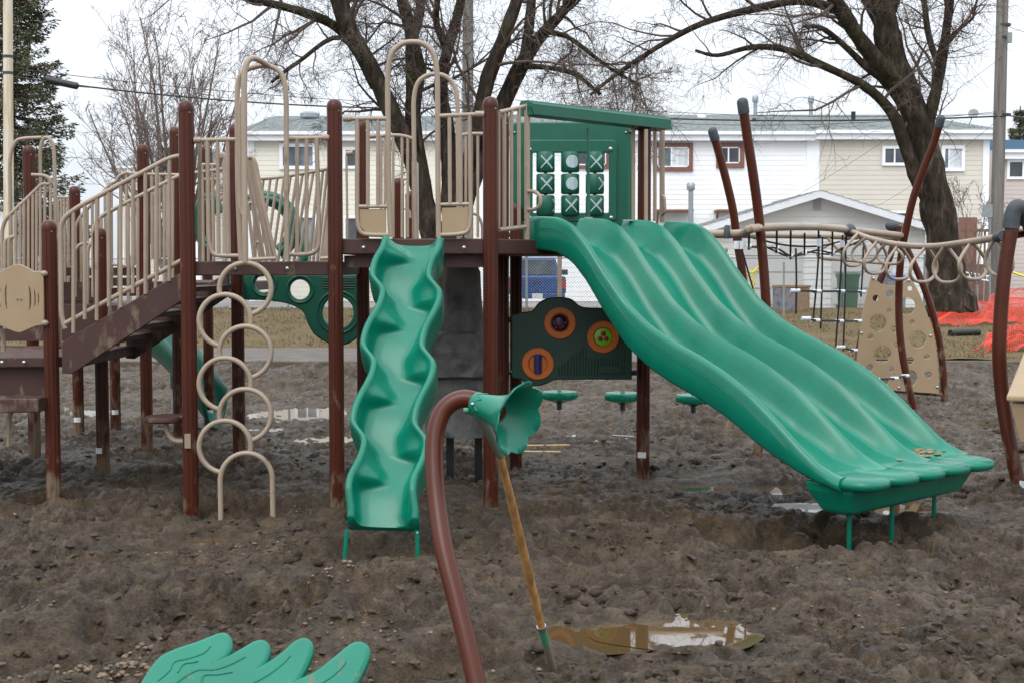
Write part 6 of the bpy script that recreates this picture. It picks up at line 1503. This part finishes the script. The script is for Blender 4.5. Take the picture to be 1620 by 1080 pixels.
# pierced climbing panel
out = smooth2([(1378, 437), (1386, 445), (1397, 451), (1410, 453), (1424, 450), (1434, 443), (1440, 440)], 4) + smooth2([(1440, 440), (1452, 462), (1464, 490), (1474, 520), (1481, 552), (1485, 585), (1487, 622)], 4)[1:] + [(1440, 619), (1400, 616), (1356, 612)] + smooth2([(1356, 612), (1357, 575), (1361, 530), (1367, 485), (1378, 437)], 4)[1:-1]
hol = [(1385, 472, 5.5), (1407, 465, 6), (1439, 456, 4.5), (1435, 484, 14), (1406, 492, 4), (1389, 511, 14), (1443, 510, 4.5), (1415, 521, 6), (1377, 533, 5.5), (1452, 537, 14), (1420, 546, 5.5), (1397, 560, 14), (1441, 570, 6), (1467, 564, 4.5), (1377, 581, 6), (1411, 584, 4.5), (1439, 598, 14), (1470, 593, 6), (1402, 604, 5.5)]
cp = px_panel('pierced_panel', out, hol, 19.95, 0.03, 'tan_panel', CF, 0.005); cp['label'] = 'tan climbing panel pierced by round holes'
mk('lower_bar', MB().tube([A(1400, 617, 20.0), A(1490, 624, 20.1)], 0.025, 8), 'brown_metal', cp)
for (x, y) in ((1382, 441), (1438, 444), (1363, 527), (1472, 531), (1422, 613), (1483, 612)): bolt(cp, A(x, y, 19.93), 0.02)

# ================================================================ TAN CONSOLE AT THE RIGHT EDGE
def make_console():
    Y = 10.6; t = thing('play_counter', Vector((A(1640, 700, Y).x, Y, 0)), 'tan plastic play counter cut off by the right edge', 'play counter')
    z = A(1600, 625, Y).z; c = [A(1592, 625, Y), A(1700, 628, Y), A(1730, 548, Y + 1.2), A(1624, 545, Y + 1.2)]
    bevel(mk('counter_top', MB().prism(c, (0, 0, -0.05)), 'tan_panel', t, smooth=False), 0.015)
    fr = [A(1597, 638, Y + 0.04), A(1700, 642, Y + 0.04), A(1700, 705, Y + 0.1), A(1614, 700, Y + 0.1)]
    bevel(mk('front_panel', MB().prism(fr, (0.75, 1.15, 0.25)), 'tan_panel', t, smooth=False), 0.01)
    mk('groove', MB().tube([A(1600, 618, Y + 0.12), A(1700, 621, Y + 0.12)], 0.006, 5), 'tan_metal', t)
    for x in (1640, 1690): mk('leg', MB().tube([A(x, 690, Y + 0.5), Vector((A(x, 690, Y + 0.5).x, Y + 0.5, -0.1))], 0.03, 8), 'brown_metal', t)
    mk('stretcher', MB().tube([A(1612, 713, Y + 0.5), A(1700, 715, Y + 0.5)], 0.018, 8), 'brown_metal', t)
make_console()

# ================================================================ FLOWER TALK TUBE
def make_flower():
    Yf = 5.55; t = thing('talk_tube', Vector((A(775, 1280, 4.95).x, 4.95, 0)), 'green flower shaped talk tube on a bent brown pipe in the foreground', 'talk tube')
    pts = sm([A(778, 1290, 4.95), A(764, 1140, 5.02), A(747, 1050, 5.1), A(724, 955, 5.2), A(703, 870, 5.3), A(692, 800, 5.4), A(687, 740, 5.47), A(688, 690, 5.52), A(698, 655, 5.55), A(714, 637, 5.56), A(735, 630, 5.56), A(757, 635, 5.55), A(775, 643, 5.53)], 8)
    mk('pipe', MB().tube(pts, 0.0385, 22), 'brown_clean', t)
    ax = Vector((0.80, -0.56, -0.22)).normalized(); o = A(753, 638, Yf); n = 96
    prof = [(0.047, -0.005), (0.052, 0.0), (0.052, 0.012), (0.055, 0.05), (0.062, 0.09), (0.075, 0.125), (0.095, 0.155), (0.122, 0.178), (0.142, 0.19), (0.150, 0.190), (0.150, 0.183), (0.140, 0.174)]
    prof = [(r_ * (1.0 if i_ < 4 else 1.06), h_ * 1.15) for i_, (r_, h_) in enumerate(prof)]
    u = ax.orthogonal().normalized(); w = ax.cross(u); rows = []
    full = prof[:9] + [(0.155, 0.224), (0.150, 0.228)] + [(0.128, 0.212), (0.100, 0.186), (0.078, 0.154), (0.060, 0.130), (0.046, 0.118), (0.040, 0.117)]
    for (r, h) in full:
        row = []; k = max(0, (r - 0.07) / 0.08)
        for j in range(n):
            a = 2 * math.pi * j / n; lob = abs(math.cos(a * 3.5)) ; rr_ = r * (1 + 0.11 * k * (lob - 0.55)); hh = h + 0.018 * k * (lob - 0.5)
            row.append(o + ax * hh + (u * math.cos(a) + w * math.sin(a)) * rr_)
        rows.append(row)
    mb = MB(); mb.grid(rows, closed=True); f = mk('flower_bell', mb, 'green_plastic', t, auto=70)
    mk('speaker_ring', MB().lathe([(0.048, 0.0), (0.050, 0.008), (0.046, 0.014), (0.035, 0.014)], o + ax * 0.117, ax, 28), 'green_plastic', f)
    sp = mk('speaker_plate', MB().lathe([(0.036, 0.0), (0.036, 0.008), (0.033, 0.011), (0.001, 0.012)], o + ax * 0.125, ax, 28), 'brown_metal', f)
    for k in range(9):
        rr_ = 0 if k == 0 else 0.018; a = k * 2 * math.pi / 8; mk('sound_hole', MB().lathe([(0.004, 0), (0.004, 0.0015)], o + ax * 0.1368 + (u * math.cos(a) + w * math.sin(a)) * rr_, ax, 8), 'black_plastic', sp)
    bolt(f, o + ax * 0.022 + (Vector((-0.45, -0.85, 0.12)) - ax * Vector((-0.45, -0.85, 0.12)).dot(ax)).normalized() * 0.0515, 0.009, (-0.5, -0.85, 0.1))
    for k in range(7):   # sepal marks moulded round the neck
        a = 2 * math.pi * k / 7; d = u * math.cos(a) + w * math.sin(a); d2 = u * math.cos(a + 0.45) + w * math.sin(a + 0.45); d3 = u * math.cos(a - 0.45) + w * math.sin(a - 0.45)
        mk('sepal', MB().tube([o + ax * 0.012 + d3 * 0.052, o + ax * 0.05 + d * 0.0565, o + ax * 0.012 + d2 * 0.052], 0.0028, 5), 'green_plastic', f)
make_flower()

# ================================================================ SHOVEL
def make_shovel():
    top, w0, w1, sb = A(757, 652, 5.78), A(791, 718, 5.86), A(857, 992, 6.42), A(876, 1062, 6.60)
    t = thing('shovel', Vector((sb.x, sb.y, 0)), 'long wooden handled shovel stuck in mud, leaning on the flower talk tube', 'shovel')
    d = (w1 - w0).normalized()
    pts = [w0.lerp(w1, k / 12) for k in range(13)]; rs = [0.0155 + 0.004 * math.sin(math.pi * (k / 12)) + 0.003 * k / 12 for k in range(13)]
    mk('shaft', MB().tube(pts, rs, 14), 'shaft_wood', t)
    # strapped steel socket and grip above
    sd = Vector((1, 0, 0)) - d * d.x; sd.normalize(); nn = d.cross(sd)
    rows = []
    for (k, a, b) in ((0.0, 0.026, 0.014), (0.5, 0.022, 0.016), (0.9, 0.0185, 0.0185), (1.05, 0.018, 0.0185)):
        p = top.lerp(w0, k); rows.append([p + sd * a * math.cos(q) + nn * b * math.sin(q) for q in np.linspace(0, 2 * math.pi, 17)[:-1]])
    mk('steel_strap', MB().grid(rows, closed=True, caps=True), 'dull_steel', t)
    mk('grip', MB().tube([top - sd * 0.06 - d * 0.02, top + sd * 0.06 - d * 0.02], 0.014, 10), 'green_steel', t)
    mk('ferrule', MB().tube([w1 - d * 0.012, w1 + d * 0.012], 0.024, 14), 'steel', t)
    mk('blade_socket', MB().tube([w1, w1.lerp(sb, 0.6), sb], [0.021, 0.019, 0.022], 12), 'green_steel', t)
    bd = (sb - w1).normalized(); rows = []
    for (k, w_) in ((0.0, 0.03), (0.03, 0.10), (0.08, 0.115), (0.2, 0.11), (0.27, 0.06), (0.3, 0.005)):
        p = sb + bd * (k - 0.02); rows.append([p + sd * (w_ * q) - nn * 0.02 * (1 - q * q) for q in np.linspace(-1, 1, 7)])
    b = mk('blade', MB().grid(rows), 'green_steel', t, fix=False); b.modifiers.new('s', 'SOLIDIFY').thickness = 0.004
muddy('dull_steel', rgb(78, 88, 76), 0.5, 0.1, 0.5)
muddy('green_steel', rgb(60, 128, 98), 0.5, 0.35, 0.5)
# the upper strap is duller, greyer steel
make_shovel()

# ================================================================ GREEN LEAF STEP IN THE FOREGROUND
def make_leaf():
    p0 = A(400, 1045, 5.6); nrm = Vector((0.05, -0.62, 0.78)).normalized()
    ex = Vector((1, 0, 0)) - nrm * nrm.x; ex.normalize(); ey = nrm.cross(ex)
    def loc(px, py):
        q = onplane(px, py, p0, nrm) - p0; return (q.dot(ex), q.dot(ey))
    def seg(pts, per=5): return smooth2(pts, per)
    out = seg([(215, 1100), (235, 1068), (256, 1040), (285, 1026), (315, 1016), (342, 1005), (354, 1003), (360, 1010), (360, 1024), (352, 1036), (340, 1044), (333, 1048)], 4)
    out += seg([(336, 1048), (360, 1040), (385, 1027), (404, 1016), (416, 1015), (421, 1024), (417, 1040), (406, 1054), (396, 1061), (391, 1063)], 4)
    out += seg([(394, 1063), (420, 1052), (448, 1034), (468, 1016), (480, 1011), (488, 1016), (488, 1030), (479, 1052), (470, 1068), (464, 1078)], 4)
    out += seg([(468, 1078), (500, 1064), (530, 1042), (556, 1021), (569, 1017), (578, 1023), (578, 1036), (566, 1064), (548, 1094), (520, 1130)], 4)
    out += [(440, 1180), (330, 1190), (240, 1160)]
    o2 = [loc(*q) for q in out]
    if sum(o2[i][0] * o2[(i + 1) % len(o2)][1] - o2[(i + 1) % len(o2)][0] * o2[i][1] for i in range(len(o2))) < 0: o2.reverse()
    t = thing('leaf_step', Vector((p0.x, p0.y, 0)), 'green leaf shaped plastic step with four pointed lobes in the foreground', 'leaf step')
    th = 0.055
    lf = panel('leaf', o2, [], p0 - nrm * th / 2, ex, ey, th, 'green_plastic', t, 0.02)
    def vein(pts):
        q = [onplane(x, y, p0, nrm) + nrm * 0.001 for x, y in pts]; mk('vein', MB().tube(sm(q, 5), 0.0042, 6), 'green_plastic', lf)
    vein([(250, 1076), (268, 1060), (276, 1046), (300, 1040), (322, 1032), (333, 1021)]); vein([(281, 1063), (290, 1050), (305, 1047), (314, 1045)])
    vein([(278, 1080), (310, 1060), (340, 1058), (365, 1050), (388, 1038)]); vein([(318, 1085), (322, 1068), (345, 1066), (368, 1062)]); vein([(400, 1080), (425, 1066), (446, 1050), (459, 1036)]); vein([(480, 1092), (515, 1076), (538, 1058), (547, 1046)])
    c = A(380, 1110, 5.3); mk('support_leg', MB().tube([(c.x, c.y, c.z - 0.05), (c.x, c.y + 0.02, -0.2)], 0.045, 12), 'brown_metal', t)
make_leaf()
print('objects', len(bpy.data.objects), 'tris', sum(len(m.polygons) for m in bpy.data.meshes))
